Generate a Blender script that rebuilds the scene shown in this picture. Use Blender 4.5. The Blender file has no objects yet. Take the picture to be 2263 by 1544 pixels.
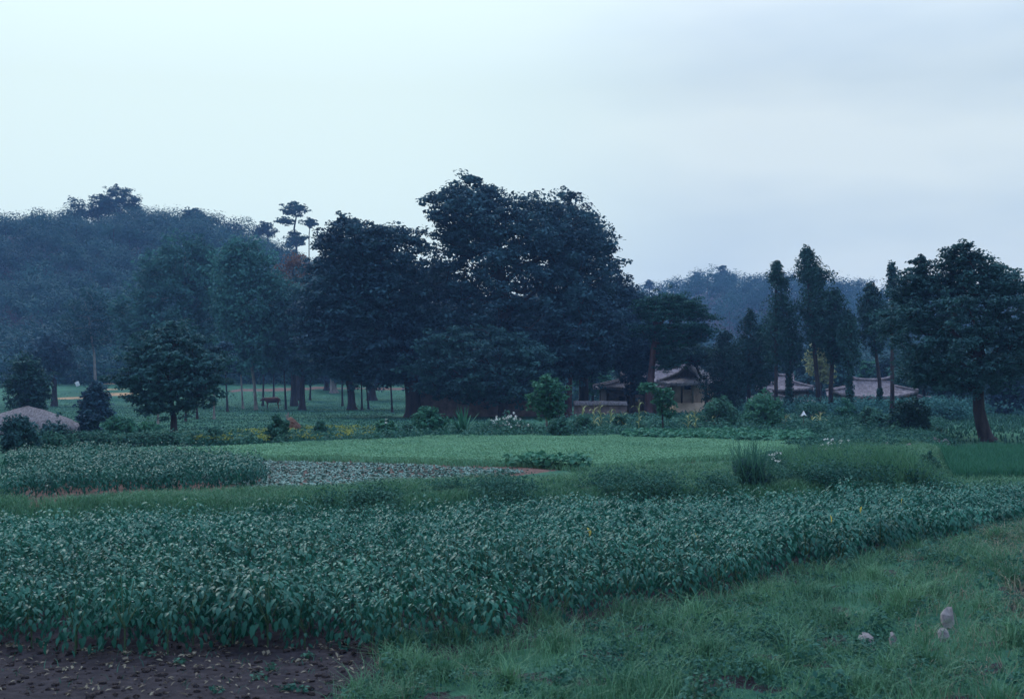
import bpy, math, random
import numpy as np
from mathutils import Vector

# ---------------------------------------------------------------- camera, world, sun, exposure
S = bpy.context.scene
F, CX, HY, CH = 2930.0, 1131.5, 858.0, 2.6      # focal length (px of the photo), centre column, horizon row, eye height (m)
cam = bpy.data.objects.new('camera', bpy.data.cameras.new('camera'))
S.collection.objects.link(cam); S.camera = cam
cam.location = (0, 0, CH); cam.rotation_euler = (math.pi/2, 0, 0)
cam.data.sensor_width = 36; cam.data.lens = 36*F/2263; cam.data.shift_y = 86/2263
cam.data.clip_start = .1; cam.data.clip_end = 5000
cam.data.dof.use_dof = True; cam.data.dof.focus_distance = 62; cam.data.dof.aperture_fstop = 5.6

SUN_AZ, SUN_EL = math.radians(-28), math.radians(46)     # azimuth from +Y, towards the hidden sun behind the left hill
sd = Vector((math.sin(SUN_AZ)*math.cos(SUN_EL), math.cos(SUN_AZ)*math.cos(SUN_EL), math.sin(SUN_EL)))
sun = bpy.data.objects.new('sun', bpy.data.lights.new('sun', 'SUN'))
S.collection.objects.link(sun)
sun.data.energy = 1.3; sun.data.angle = math.radians(18); sun.data.color = (1, .98, .92)
sun.rotation_euler = (-sd).to_track_quat('-Z', 'Y').to_euler()

w = bpy.data.worlds.new('World'); S.world = w; w.use_nodes = True
nt = w.node_tree; nt.nodes.clear(); N = nt.nodes.new; L = nt.links.new
def node(t, **k):
    n = N(t)
    for a, b in k.items(): setattr(n, a, b)
    return n
out = N('ShaderNodeOutputWorld'); bg = N('ShaderNodeBackground'); bg.inputs['Strength'].default_value = .1
sky = node('ShaderNodeTexSky', sky_type='NISHITA', sun_disc=False)
sky.sun_elevation = SUN_EL; sky.sun_rotation = SUN_AZ; sky.air_density = 1.3; sky.dust_density = .6
tc = N('ShaderNodeTexCoord')
mp = N('ShaderNodeMapping'); mp.inputs['Scale'].default_value = (2.2, 2.2, 7.5); mp.inputs['Rotation'].default_value = (.1, .35, 0)
nz = N('ShaderNodeTexNoise'); nz.inputs['Scale'].default_value = 1.5; nz.inputs['Detail'].default_value = 4; nz.inputs['Roughness'].default_value = .45
L(tc.outputs['Generated'], mp.inputs['Vector']); L(mp.outputs['Vector'], nz.inputs['Vector'])
cr = N('ShaderNodeValToRGB')
cr.color_ramp.elements[0].position = .40; cr.color_ramp.elements[0].color = (5.6, 6.7, 7.3, 1)
cr.color_ramp.elements[1].position = .60; cr.color_ramp.elements[1].color = (6.9, 7.8, 7.9, 1)
L(nz.outputs['Fac'], cr.inputs['Fac'])
# the cloud layer is brightest round the hidden sun
vd = node('ShaderNodeVectorMath', operation='DOT_PRODUCT')
gl = Vector((-.23, 1, .20)).normalized(); vd.inputs[1].default_value = gl
nv = node('ShaderNodeVectorMath', operation='NORMALIZE')
L(tc.outputs['Generated'], nv.inputs[0]); L(nv.outputs['Vector'], vd.inputs[0])
mr = N('ShaderNodeMapRange'); mr.interpolation_type = 'SMOOTHSTEP'
mr.inputs['From Min'].default_value = .92; mr.inputs['From Max'].default_value = 1.0; mr.inputs['To Min'].default_value = 0; mr.inputs['To Max'].default_value = 1
L(vd.outputs['Value'], mr.inputs['Value'])
mg = node('ShaderNodeMixRGB', blend_type='MIX'); mg.inputs[2].default_value = (7.5, 9.0, 8.6, 1)
L(mr.outputs['Result'], mg.inputs['Fac']); L(cr.outputs['Color'], mg.inputs[1])
# cloud thinned behind the viewer, out of view, added for a bluish fill
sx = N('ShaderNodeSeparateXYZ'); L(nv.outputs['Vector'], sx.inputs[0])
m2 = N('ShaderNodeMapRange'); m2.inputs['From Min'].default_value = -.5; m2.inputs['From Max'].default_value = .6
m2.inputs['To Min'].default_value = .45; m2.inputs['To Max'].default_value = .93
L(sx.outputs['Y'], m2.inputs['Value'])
mx = node('ShaderNodeMixRGB', blend_type='MIX')
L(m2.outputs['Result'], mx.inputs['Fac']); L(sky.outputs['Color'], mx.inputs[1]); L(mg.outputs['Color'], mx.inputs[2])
zf = N('ShaderNodeMapRange'); zf.inputs['From Min'].default_value = .22; zf.inputs['To Min'].default_value = 0; zf.inputs['To Max'].default_value = 1   # overcast is brightest overhead; blue boost added out of view to tint the light
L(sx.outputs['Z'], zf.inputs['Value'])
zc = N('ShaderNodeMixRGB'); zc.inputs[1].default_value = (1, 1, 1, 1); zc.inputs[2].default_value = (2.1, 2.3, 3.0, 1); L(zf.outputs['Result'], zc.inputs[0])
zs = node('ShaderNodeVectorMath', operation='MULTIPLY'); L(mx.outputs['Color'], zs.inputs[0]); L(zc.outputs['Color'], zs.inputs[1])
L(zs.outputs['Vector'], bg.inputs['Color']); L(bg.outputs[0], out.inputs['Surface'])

S.view_settings.view_transform = 'Standard'; S.view_settings.look = 'None'
S.view_settings.exposure = 0.2; S.view_settings.gamma = 1
cy = S.cycles
cy.max_bounces = 5; cy.diffuse_bounces = 3; cy.glossy_bounces = 2; cy.transmission_bounces = 3; cy.volume_bounces = 0
cy.caustics_reflective = False; cy.caustics_refractive = False
cy.use_denoising = True

# ---------------------------------------------------------------- helpers
rg = np.random.default_rng(7)
def tag(o, label=None, cat=None, group=None, kind=None):
    if label: o['label'] = label
    if cat: o['category'] = cat
    if group: o['group'] = group
    if kind: o['kind'] = kind
    return o
def W(px, py, Y): return np.array([(px-CX)*Y/F, Y, CH+(HY-py)*Y/F])
def empty(name, loc, label, cat, group=None):
    o = bpy.data.objects.new(name, None); S.collection.objects.link(o); o.location = loc; o.empty_display_size = .3
    return tag(o, label, cat, group)
class MB:
    """collects tris / quads with a face tint, a material slot and builds one mesh object"""
    def __init__(s): s.v = []; s.f = []; s.t = []; s.m = []; s.n = 0
    def add(s, v, f, tint=.5, mat=0):
        v = np.asarray(v, float); f = np.asarray(f, int)
        if len(f) == 0: return
        s.v.append(v); s.f.append(f+s.n); s.n += len(v)
        s.t.append(np.broadcast_to(np.asarray(tint, float), (len(f),))); s.m.append(np.full(len(f), mat))
    def mesh(s, name, mats, smooth=False):
        me = bpy.data.meshes.new(name)
        v = np.concatenate(s.v); me.vertices.add(len(v)); me.vertices.foreach_set('co', v.ravel())
        ks = np.concatenate([np.full(len(f), f.shape[1]) for f in s.f]); loops = np.concatenate([f.ravel() for f in s.f])
        me.loops.add(len(loops)); me.loops.foreach_set('vertex_index', loops.astype(np.int32))
        st = np.concatenate([[0], np.cumsum(ks)[:-1]])
        me.polygons.add(len(ks)); me.polygons.foreach_set('loop_start', st.astype(np.int32))
        me.polygons.foreach_set('loop_total', ks.astype(np.int32))
        me.polygons.foreach_set('material_index', np.concatenate(s.m).astype(np.int32))
        if smooth: me.polygons.foreach_set('use_smooth', np.ones(len(ks), bool))
        me.update(calc_edges=True)
        a = me.attributes.new('tint', 'FLOAT', 'FACE'); a.data.foreach_set('value', np.concatenate(s.t).astype(np.float32))
        for m in (mats if isinstance(mats, (list, tuple)) else [mats]): me.materials.append(m)
        return me
    def build(s, name, mats, parent=None, smooth=False, origin=None):
        if origin is not None:
            o0 = np.asarray(origin, float); s.v = [q-o0 for q in s.v]
        o = bpy.data.objects.new(name, s.mesh(name, mats, smooth)); S.collection.objects.link(o)
        if origin is not None and parent is None: o.location = origin
        if parent is not None: o.parent = parent
        return o
def unit(a): return a/np.maximum(np.linalg.norm(a, axis=-1, keepdims=True), 1e-9)
def kites(mb, pos, nrm, size, tint, aspect=.6, along=None, mat=0):
    """one leaf-like kite per position"""
    n = len(pos)
    if n == 0: return
    r = unit(rg.normal(size=(n, 3))) if along is None else along
    a = unit(np.cross(nrm, r)) if along is None else unit(r - nrm*(r*nrm).sum(1, keepdims=True))
    b = np.cross(nrm, a); s = np.asarray(size).reshape(-1, 1)*np.ones((n, 1))
    fold = nrm*s*.10
    v = np.stack([pos-a*s*.5, pos+b*s*.5*aspect-a*s*.06+fold, pos+a*s*.5, pos-b*s*.5*aspect-a*s*.06+fold], 1).reshape(-1, 3)
    mb.add(v, np.arange(4*n).reshape(-1, 4), tint, mat)
def puffs(mb, c, rad, flat, n, ls, up=.55, tint=None, aspect=.6, spread=.45, mat=0, nj=.38, tj=.3):
    c = np.asarray(c, float); k = len(c)
    if k == 0: return
    rad = np.broadcast_to(np.asarray(rad, float), (k,))
    d = unit(rg.normal(size=(k, n, 3)))
    r = rad[:, None, None]*(spread+(1-spread)*rg.random((k, n, 1))**.6)
    wob = 1+.25*np.sin(d[..., :1]*3+c[:, None, :1]*5)*np.cos(d[..., 1:2]*3.5+c[:, None, 1:2]*3)
    p = c[:, None, :]+d*r*wob*np.array([1, 1, flat])
    nm = unit(d*(1-up)+np.array([0, 0, up])+rg.normal(size=d.shape)*nj)
    tb = rg.random((k, 1)) if tint is None else np.asarray(tint, float).reshape(k, 1)
    t = np.clip(tb*.75+tj*(rg.random((k, n))-.5)+.13, 0, 1)
    kites(mb, p.reshape(-1, 3), nm.reshape(-1, 3), (ls*(.6+.8*rg.random((k, n)))).ravel(), t.ravel(), aspect, mat=mat)
def tube(mb, pts, rad, sides=6, tint=.5, mat=0, cap=False):
    pts = np.asarray(pts, float); rad = np.broadcast_to(np.asarray(rad, float), (len(pts),))
    tg = unit(np.gradient(pts, axis=0)); ref = np.array([.31, .95, .02]) if abs(tg[0][1]) < .8 else np.array([1., 0, 0])
    a = unit(np.cross(tg, ref)); b = np.cross(tg, a)
    th = np.arange(sides)*2*np.pi/sides
    ring = a[:, None]*np.cos(th)[None, :, None]+b[:, None]*np.sin(th)[None, :, None]
    v = (pts[:, None]+ring*rad[:, None, None]).reshape(-1, 3)
    i = np.arange(len(pts)-1)[:, None]*sides; j = np.arange(sides)[None]; j2 = (j+1) % sides
    f = np.stack([i+j, i+j2, i+sides+j2, i+sides+j], -1).reshape(-1, 4)
    mb.add(v, f, tint, mat)
    if cap: mb.add(v[-sides:], [list(range(sides))], tint, mat)
def box(mb, lo, hi, tint=.5, mat=0, rz=0, piv=None):
    x0, y0, z0 = lo; x1, y1, z1 = hi
    v = np.array([[x0,y0,z0],[x1,y0,z0],[x1,y1,z0],[x0,y1,z0],[x0,y0,z1],[x1,y0,z1],[x1,y1,z1],[x0,y1,z1]], float)
    if rz:
        p = np.array(piv if piv is not None else [(x0+x1)/2, (y0+y1)/2, 0]); c, s = math.cos(rz), math.sin(rz)
        v = (v-p)@np.array([[c, s, 0], [-s, c, 0], [0, 0, 1]])+p
    mb.add(v, [[0,3,2,1],[4,5,6,7],[0,1,5,4],[1,2,6,5],[2,3,7,6],[3,0,4,7]], tint, mat)
def blob(mb, c, r, sc, amp=.15, nu=20, nv=12, seed=0, mat=0):
    u = np.linspace(0, 2*np.pi, nu+1)[:-1]; v = np.linspace(-np.pi/2, np.pi/2, nv); U, V_ = np.meshgrid(u, v)
    d = np.stack([np.cos(V_)*np.cos(U), np.cos(V_)*np.sin(U), np.sin(V_)], -1)
    k = 1+amp*np.sin(d[..., 0]*3.1+seed)*np.cos(d[..., 1]*2.7+seed*2)+amp*.5*np.sin(d[..., 2]*5+d[..., 0]*4+seed*3)
    P = np.array(c)+d*r*np.array(sc)*k[..., None]; idx = np.arange(nu*nv).reshape(nv, nu)
    mb.add(P.reshape(-1, 3), np.stack([idx[:-1], np.roll(idx, -1, 1)[:-1], np.roll(idx, -1, 1)[1:], idx[1:]], -1).reshape(-1, 4), .5, mat)
_ph = np.random.default_rng(3).random((40, 4))
def noise(x, y, sc=1., seed=0):
    """smooth 2-D noise in about -1..1"""
    o = np.zeros(np.broadcast(x, y).shape)
    for k in range(8):
        q = _ph[(k+seed*5) % 40]; a = q[0]*6.283; fr = (1+q[1]*2.2+k*.35)/sc
        o = o+np.sin((x*np.cos(a)+y*np.sin(a))*fr+q[2]*6.283)/(1+k*.25)
    return o/3.2
def ss(a, b, x): t = np.clip((x-a)/(b-a), 0, 1); return t*t*(3-2*t)
def inpoly(x, y, P):
    x = np.asarray(x, float); y = np.asarray(y, float); r = np.zeros(x.shape, bool); n = len(P)
    for i in range(n):
        x1, y1 = P[i]; x2, y2 = P[(i+1) % n]
        if y1 == y2: continue
        r ^= ((y1 > y) != (y2 > y)) & (x < (x2-x1)*(y-y1)/(y2-y1)+x1)
    return r

# ---------------------------------------------------------------- terrain
EX = [-60, -7.7, -2.6, .6, 5, 10.3, 16, 40]; EY = [17, 21.9, 23.1, 24.6, 25.8, 28.3, 31, 45]      # far edge of the front field
VX = [-60, -1.2, -.2, 2.6, 5.6, 9.1, 14, 30]; VY = [12.45, 12.7, 13.2, 16.3, 19.9, 23.6, 27.6, 40]    # its near edge, along the verge
CLX = [-290, -127, -100, -80, -63, -53, -28, -4, 22, 60]; CLZ = [32, 39.5, 40.5, 38.5, 32, 27, 16, 6, 0, 0]
CRX = [-200, -60, 0, 51, 78, 92, 110, 127, 145, 200, 330]; CRZ = [17, 21, 25, 29.5, 37, 35, 36, 33, 31, 31, 26]
def H(x, y):
    x = np.asarray(x, float); y = np.asarray(y, float)
    e = np.interp(x, EX, EY); v = np.interp(x, VX, VY)
    z = .5*ss(e+.35, e+1.3, y)
    right = ss(-.6, .6, x-(9.9+(y-31)*.32)+.5*noise(x, y, 4, 2))*(1-ss(56, 62, y))
    z = z*(1-right)
    z = z+.24*np.exp(-((x-8.1)**2/3.2+(y-31.5)**2/9))*(1-right)
    below = ss(.1, 1.6, v-y)                                          # verge on the camera's side of the field
    z = z+below*ss(-1.5, 2.5, x)*(.14+.06*noise(x, y, 1.2, 1)+.05*noise(x, y, .35, 6)+.25*ss(3, 9, x))
    bed = (y > v) & (y < e+.3)
    z = z+np.where(bed, .03*np.sin((x*.25+y)*2*np.pi/.62), 0)
    z = z+.035*noise(x, y, 1.7, 4)*ss(10, 30, y)
    z = z+ss(135, 200, y)*(y-135)*.047
    s = ss(195, 362, y)*(1-ss(375, 560, y)*.8)
    hl = np.interp(x*360/np.maximum(y, 200)*1., CLX, CLZ)*s*(1+.05*noise(x, y, 22, 3))
    s2 = ss(290, 520, y)*(1-ss(540, 800, y)*.8)
    hr = np.interp(x*520/np.maximum(y, 300), CRX, CRZ)*s2*(1+.05*noise(x, y, 26, 5))
    z = np.maximum(np.minimum(z, 3.2+0*z)+np.maximum(hl, hr), 0*z-1)
    return z
def gY(px, py, y0=9., y1=600.):
    """distance at which the sight line through a photo pixel meets the ground"""
    Y = np.geomspace(y0, y1, 4000); p = (px-CX)*Y/F; z = CH+(HY-py)*Y/F
    k = np.argmax(z <= H(p, Y)); return float(Y[k]) if z[k] <= H(p[k], Y[k]) else y1
def G(px, py): Y = gY(px, py); x = (px-CX)*Y/F; return (x, Y)
def poly(*pp): return [G(*p) for p in pp]

# the fields as outlines on the ground
P_RED = poly((60,1125),(160,1112),(350,1096),(600,1082),(760,1078),(1000,1062),(1180,1047),(1245,1038),(1140,1027),(850,1020),(560,1016),(330,1010),(60,1020))
P_LEAF = poly((560,1084),(760,1076),(1000,1058),(1160,1046),(1130,1038),(850,1026),(560,1018),(330,1012),(330,1050))
P_PATCH = poly((20,1108),(150,1103),(420,1092),(590,1082),(575,1055),(480,1034),(300,1024),(20,1026))
P_BEAN = poly((20,1018),(330,1014),(560,1018),(850,1024),(1140,1032),(1250,1040),(1400,1036),(1500,1026),(1640,1018),(1760,1004),(1790,986),(1700,976),(1400,968),(1150,967),(950,972),(720,984),(440,1000),(230,1010),(20,1012))
P_RICE = poly((2110,1062),(2400,1062),(2400,992),(2060,994),(2090,1030))
P_BARE1 = poly((148,884),(172,880),(176,868),(160,866),(150,875))
P_BARE2 = poly((225,858),(240,862),(262,848),(265,836),(240,838),(226,842))
P_BARE3 = poly((252,884),(275,884),(280,866),(256,866))
P_ORANGE = [poly((508,866),(640,863),(700,860),(900,861),(900,857),(700,855),(508,861))]
xs = np.unique(np.concatenate([np.arange(-14, 16, .2), np.arange(-42, 44, .7), np.arange(-160, 160, 4.), np.arange(-700, 701, 20.)]))
ys = np.unique(np.concatenate([np.arange(9, 34, .2), np.arange(34, 66, .5), np.arange(66, 220, 2.), np.arange(220, 620, 5.), np.arange(620, 901, 20.), np.arange(-80, 9, 4.)]))
xs = xs[np.concatenate([[True], np.diff(xs) > .05])]; ys = ys[np.concatenate([[True], np.diff(ys) > .05])]
GX, GYY = np.meshgrid(xs, ys); GZ = H(GX, GYY)

# ---------------------------------------------------------------- materials
def mat(name): 
    m = bpy.data.materials.new(name); m.use_nodes = True; t = m.node_tree; t.nodes.clear()
    return m, t, t.nodes.new, t.links.new
def leafmat(name, c1, c2, rough=.75, trans=.22, spec=.12, nscale=.35):
    m, t, n, l = mat(name)
    o = n('ShaderNodeOutputMaterial'); p = n('ShaderNodeBsdfPrincipled'); p.inputs['Roughness'].default_value = rough
    p.inputs['Specular IOR Level'].default_value = spec
    a = n('ShaderNodeAttribute'); a.attribute_name = 'tint'
    g = n('ShaderNodeNewGeometry'); z = n('ShaderNodeTexNoise'); z.inputs['Scale'].default_value = nscale; z.inputs['Detail'].default_value = 2
    l(g.outputs['Position'], z.inputs['Vector'])
    q = n('ShaderNodeMath'); q.operation = 'MULTIPLY_ADD'; q.inputs[1].default_value = .6; l(a.outputs['Fac'], q.inputs[0])
    q2 = n('ShaderNodeMath'); q2.operation = 'MULTIPLY_ADD'; q2.inputs[1].default_value = 1.2; q2.inputs[2].default_value = -.4; l(z.outputs['Fac'], q2.inputs[0]); l(q2.outputs[0], q.inputs[2])
    mx = n('ShaderNodeMixRGB'); mx.use_clamp = True; mx.inputs[1].default_value = (*c1, 1); mx.inputs[2].default_value = (*c2, 1)
    oi = n('ShaderNodeObjectInfo'); q3 = n('ShaderNodeMath'); q3.operation = 'MULTIPLY_ADD'; q3.inputs[1].default_value = .3; q3.inputs[2].default_value = -.15; l(oi.outputs['Random'], q3.inputs[0])
    q4 = n('ShaderNodeMath'); q4.operation = 'ADD'; l(q.outputs[0], q4.inputs[0]); l(q3.outputs[0], q4.inputs[1])
    cl = n('ShaderNodeClamp'); l(q4.outputs[0], cl.inputs[0]); l(cl.outputs[0], mx.inputs[0]); l(mx.outputs[0], p.inputs['Base Color'])
    if trans > 0:
        tr = n('ShaderNodeBsdfTranslucent'); l(mx.outputs[0], tr.inputs['Color'])
        ms = n('ShaderNodeMixShader'); ms.inputs[0].default_value = trans; l(p.outputs[0], ms.inputs[1]); l(tr.outputs[0], ms.inputs[2]); l(ms.outputs[0], o.inputs[0])
    else: l(p.outputs[0], o.inputs[0])
    return m
def roughmat(name, c1, c2, scale=3., rough=.9, bump=.4, stretch=(1, 1, 1), bscale=None, dist=.05, c3=None):
    m, t, n, l = mat(name)
    o = n('ShaderNodeOutputMaterial'); p = n('ShaderNodeBsdfPrincipled'); p.inputs['Roughness'].default_value = rough; p.inputs['Specular IOR Level'].default_value = .2
    tc = n('ShaderNodeTexCoord'); mp = n('ShaderNodeMapping'); mp.inputs['Scale'].default_value = stretch; l(tc.outputs['Object'], mp.inputs[0])
    z = n('ShaderNodeTexNoise'); z.inputs['Scale'].default_value = scale; z.inputs['Detail'].default_value = 6; z.inputs['Roughness'].default_value = .65; l(mp.outputs[0], z.inputs['Vector'])
    r = n('ShaderNodeValToRGB'); r.color_ramp.elements[0].position = .33; r.color_ramp.elements[1].position = .68
    r.color_ramp.elements[0].color = (*c1, 1); r.color_ramp.elements[1].color = (*c2, 1); l(z.outputs['Fac'], r.inputs[0])
    if c3 is not None: e = r.color_ramp.elements.new(.5); e.color = (*c3, 1)
    l(r.outputs[0], p.inputs['Base Color'])
    z2 = n('ShaderNodeTexNoise'); z2.inputs['Scale'].default_value = bscale or scale*4; z2.inputs['Detail'].default_value = 4; l(mp.outputs[0], z2.inputs['Vector'])
    b = n('ShaderNodeBump'); b.inputs['Strength'].default_value = bump; b.inputs['Distance'].default_value = dist; l(z2.outputs['Fac'], b.inputs['Height']); l(b.outputs[0], p.inputs['Normal'])
    l(p.outputs[0], o.inputs[0]); return m
M = {}
M['zelkova'] = leafmat('zelkova_leaf', (.010, .027, .052), (.052, .138, .172))  # this and the next two put crown shade and highlights into leaf colour
M['oak'] = leafmat('broad_leaf', (.011, .038, .050), (.058, .165, .162))
M['poplar'] = leafmat('poplar_leaf', (.012, .055, .060), (.070, .220, .195))
M['pine'] = leafmat('pine_needle', (.007, .040, .038), (.026, .115, .085), trans=.1)
M['juniper'] = leafmat('juniper_scale', (.009, .038, .042), (.034, .105, .092), trans=.1)
M['forest'] = leafmat('forest_leaf', (.005, .032, .042), (.030, .118, .112), nscale=.06)
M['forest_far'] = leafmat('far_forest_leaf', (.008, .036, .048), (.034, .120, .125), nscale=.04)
M['fresh'] = leafmat('fresh_leaf', (.024, .115, .080), (.080, .24, .140))
M['pepper'] = leafmat('pepper_leaf', (.007, .060, .047), (.036, .180, .125), rough=.45, trans=.2, spec=.18, nscale=1.2)
M['crop'] = leafmat('bean_leaf', (.075, .215, .125), (.180, .370, .215), nscale=.5)
M['grey_leaf'] = leafmat('grey_green_leaf', (.035, .125, .105), (.125, .270, .235), rough=.6, trans=.1, spec=.3)
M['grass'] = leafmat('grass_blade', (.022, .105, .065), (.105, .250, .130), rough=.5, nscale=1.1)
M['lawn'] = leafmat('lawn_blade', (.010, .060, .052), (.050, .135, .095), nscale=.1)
M['rice'] = leafmat('rice_blade', (.026, .125, .072), (.055, .185, .105), nscale=.4)
M['weed'] = leafmat('weed_leaf', (.016, .080, .064), (.070, .190, .130), nscale=.8)
M['dry'] = leafmat('dry_leaf', (.12, .10, .085), (.30, .28, .20), trans=.2)
M['corn'] = leafmat('corn_leaf', (.12, .19, .08), (.38, .38, .18))
M['yellow'] = leafmat('yellow_flower', (.10, .17, .05), (.34, .34, .07))
M['yleaf'] = leafmat('yellowed_leaf', (.46, .37, .07), (.58, .48, .12))
M['white'] = leafmat('white_petal', (.60, .62, .58), (.78, .80, .76), trans=.2)
M['rust'] = leafmat('reddish_leaf', (.10, .055, .04), (.20, .11, .07))
M['bark'] = roughmat('dark_bark', (.016, .014, .020), (.062, .050, .050), 3, bump=.8, stretch=(1, 1, .25))
M['pbark'] = roughmat('pine_bark', (.040, .022, .028), (.12, .065, .065), 3, bump=.8, stretch=(1, 1, .4))
M['lbark'] = roughmat('pale_bark', (.10, .09, .09), (.30, .27, .25), 4, bump=.5, stretch=(1, 1, .3))
M['stem'] = roughmat('green_stem', (.03, .07, .04), (.08, .14, .07), 20, bump=.1)
M['soil'] = roughmat('bare_soil', (.018, .015, .018), (.06, .045, .045), 5, bump=1, dist=.1)
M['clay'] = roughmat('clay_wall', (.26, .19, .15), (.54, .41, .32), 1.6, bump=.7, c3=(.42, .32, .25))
M['clayd'] = roughmat('shaded_dark_clay_wall', (.08, .065, .065), (.19, .145, .135), 2, bump=.7)  # clay darkened and greyed; courtyard walls carry their shade in this colour
M['plaster'] = roughmat('pale_clay_plaster', (.45, .35, .26), (.66, .53, .40), 1.3, bump=.4)
M['wood'] = roughmat('weathered_wood', (.035, .025, .022), (.11, .085, .07), 5, bump=.5, stretch=(1, 1, .2))
M['thatch'] = roughmat('weathered_thatch', (.12, .11, .12), (.36, .33, .35), 5, bump=1, stretch=(3, 1, 1), dist=.15)
M['ragged'] = roughmat('ragged_roof', (.20, .19, .21), (.62, .57, .60), 5, bump=1, stretch=(3, 1, 1), dist=.15)
M['tile'] = roughmat('weathered_roof_tile', (.10, .085, .095), (.28, .24, .26), 3, bump=.7, dist=.08)
M['dark'] = roughmat('dark_opening', (.008, .008, .010), (.02, .018, .018), 3, bump=.1)
M['stone'] = roughmat('field_stone', (.11, .105, .11), (.31, .28, .28), 4, bump=.8, dist=.04)
M['whitestone'] = roughmat('white_painted_stone', (.62, .64, .66), (.80, .82, .84), 4, bump=.2)
M['straw'] = roughmat('brown_straw', (.10, .050, .045), (.32, .18, .13), 7, bump=1, stretch=(1, 1, 2.5), dist=.1)
M['strawy'] = roughmat('yellow_straw', (.42, .26, .09), (.66, .46, .20), 7, bump=1, dist=.1)
M['hide'] = roughmat('reddish_hide', (.06, .024, .02), (.12, .048, .038), 6, bump=.1, rough=.7)
M['horn'] = roughmat('pale_horn', (.3, .26, .2), (.4, .35, .3), 6, bump=.1)

# ground: grass and soil, mixed by a painted-on zone value that follows the fields' outlines
m, t, n, l = mat('ground_cover')
o_ = n('ShaderNodeOutputMaterial'); p_ = n('ShaderNodeBsdfPrincipled'); p_.inputs['Roughness'].default_value = .95; p_.inputs['Specular IOR Level'].default_value = .1
g_ = n('ShaderNodeNewGeometry')
za = n('ShaderNodeTexNoise'); za.inputs['Scale'].default_value = .35; za.inputs['Detail'].default_value = 8; za.inputs['Roughness'].default_value = .7; l(g_.outputs['Position'], za.inputs['Vector'])
zb = n('ShaderNodeTexNoise'); zb.inputs['Scale'].default_value = 7; zb.inputs['Detail'].default_value = 6; zb.inputs['Roughness'].default_value = .7; l(g_.outputs['Position'], zb.inputs['Vector'])
def ramp(src, a, b, p0=.35, p1=.65):
    r = n('ShaderNodeValToRGB'); r.color_ramp.elements[0].position = p0; r.color_ramp.elements[1].position = p1
    r.color_ramp.elements[0].color = (*a, 1); r.color_ramp.elements[1].color = (*b, 1); l(src, r.inputs[0]); return r.outputs[0]
grass_c = ramp(za.outputs['Fac'], (.018, .080, .052), (.045, .140, .082))
dark_c = ramp(zb.outputs['Fac'], (.014, .012, .017), (.044, .038, .044))
red_c = ramp(zb.outputs['Fac'], (.070, .044, .040), (.19, .115, .095))
tan_c = ramp(zb.outputs['Fac'], (.30, .19, .10), (.46, .31, .18))
at = n('ShaderNodeAttribute'); at.attribute_name = 'zone'
sp = n('ShaderNodeSeparateColor'); l(at.outputs['Color'], sp.inputs[0])
def zmix(fac, a, b):
    ad = n('ShaderNodeMath'); ad.operation = 'MULTIPLY_ADD'; ad.inputs[1].default_value = .9; ad.inputs[2].default_value = -.45; l(zb.outputs['Fac'], ad.inputs[0])
    su = n('ShaderNodeMath'); su.operation = 'ADD'; l(ad.outputs[0], su.inputs[0]); l(fac, su.inputs[1])
    mr = n('ShaderNodeMapRange'); mr.inputs['From Min'].default_value = .4; mr.inputs['From Max'].default_value = .6; l(su.outputs[0], mr.inputs['Value'])
    x = n('ShaderNodeMixRGB'); l(mr.outputs[0], x.inputs[0]); l(a, x.inputs[1]); l(b, x.inputs[2]); return x.outputs[0]
c_ = zmix(sp.outputs[0], grass_c, dark_c); c_ = zmix(sp.outputs[1], c_, red_c); c_ = zmix(sp.outputs[2], c_, tan_c)
l(c_, p_.inputs['Base Color'])
b_ = n('ShaderNodeBump'); b_.inputs['Strength'].default_value = 1; b_.inputs['Distance'].default_value = .06; l(zb.outputs['Fac'], b_.inputs['Height']); l(b_.outputs[0], p_.inputs['Normal'])
l(p_.outputs[0], o_.inputs[0]); M['ground'] = m

def grid_part(name, sel, kindname):
    ny, nx = GX.shape
    idx = np.arange(nx*ny).reshape(ny, nx)
    q = np.stack([idx[:-1, :-1], idx[:-1, 1:], idx[1:, 1:], idx[1:, :-1]], -1)[sel]
    used, inv = np.unique(q.ravel(), return_inverse=True)
    v = np.stack([GX.ravel()[used], GYY.ravel()[used], GZ.ravel()[used]], 1)
    mb = MB(); mb.add(v, inv.reshape(-1, 4)); o = mb.build(name, M['ground'], smooth=True)
    x, y = v[:, 0], v[:, 1]; e = np.interp(x, EX, EY); vv = np.interp(x, VX, VY)
    z = np.zeros((len(v), 4)); z[:, 3] = 1
    z[:, 0] = ((y > vv-.25-.1*(x < -1)) & (y < e+.35)) | ((x < -.9+.4*noise(x, y, 1, 1)) & (y < vv) & (y > 8))
    z[:, 0] = np.maximum(z[:, 0], ((y > 225)).astype(float)); z[:, 0] = np.maximum(z[:, 0], (y < vv)*(.5+.5*noise(x, y, .5, 11) < .29)*.9)
    z[:, 1] = inpoly(x, y, P_RED) | inpoly(x, y, P_LEAF) | inpoly(x, y, P_PATCH) | inpoly(x, y, P_ORANGE[0])
    z[:, 1] = np.maximum(z[:, 1], .55*inpoly(x, y, P_BEAN))
    z[:, 2] = inpoly(x, y, P_BARE1) | inpoly(x, y, P_BARE2) | inpoly(x, y, P_BARE3)
    a = o.data.color_attributes.new('zone', 'FLOAT_COLOR', 'POINT'); a.data.foreach_set('color', z.astype(np.float32).ravel())
    return tag(o, kind='structure')
fz = (GZ[:-1, :-1]+GZ[1:, 1:])/2; fx = (GX[:-1, :-1]+GX[1:, 1:])/2; fy = (GYY[:-1, :-1]+GYY[1:, 1:])/2
far = (fz > 6) & (fy > 200); lefth = fx/fy < .05
grid_part('ground', ~far, 'ground')
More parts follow.
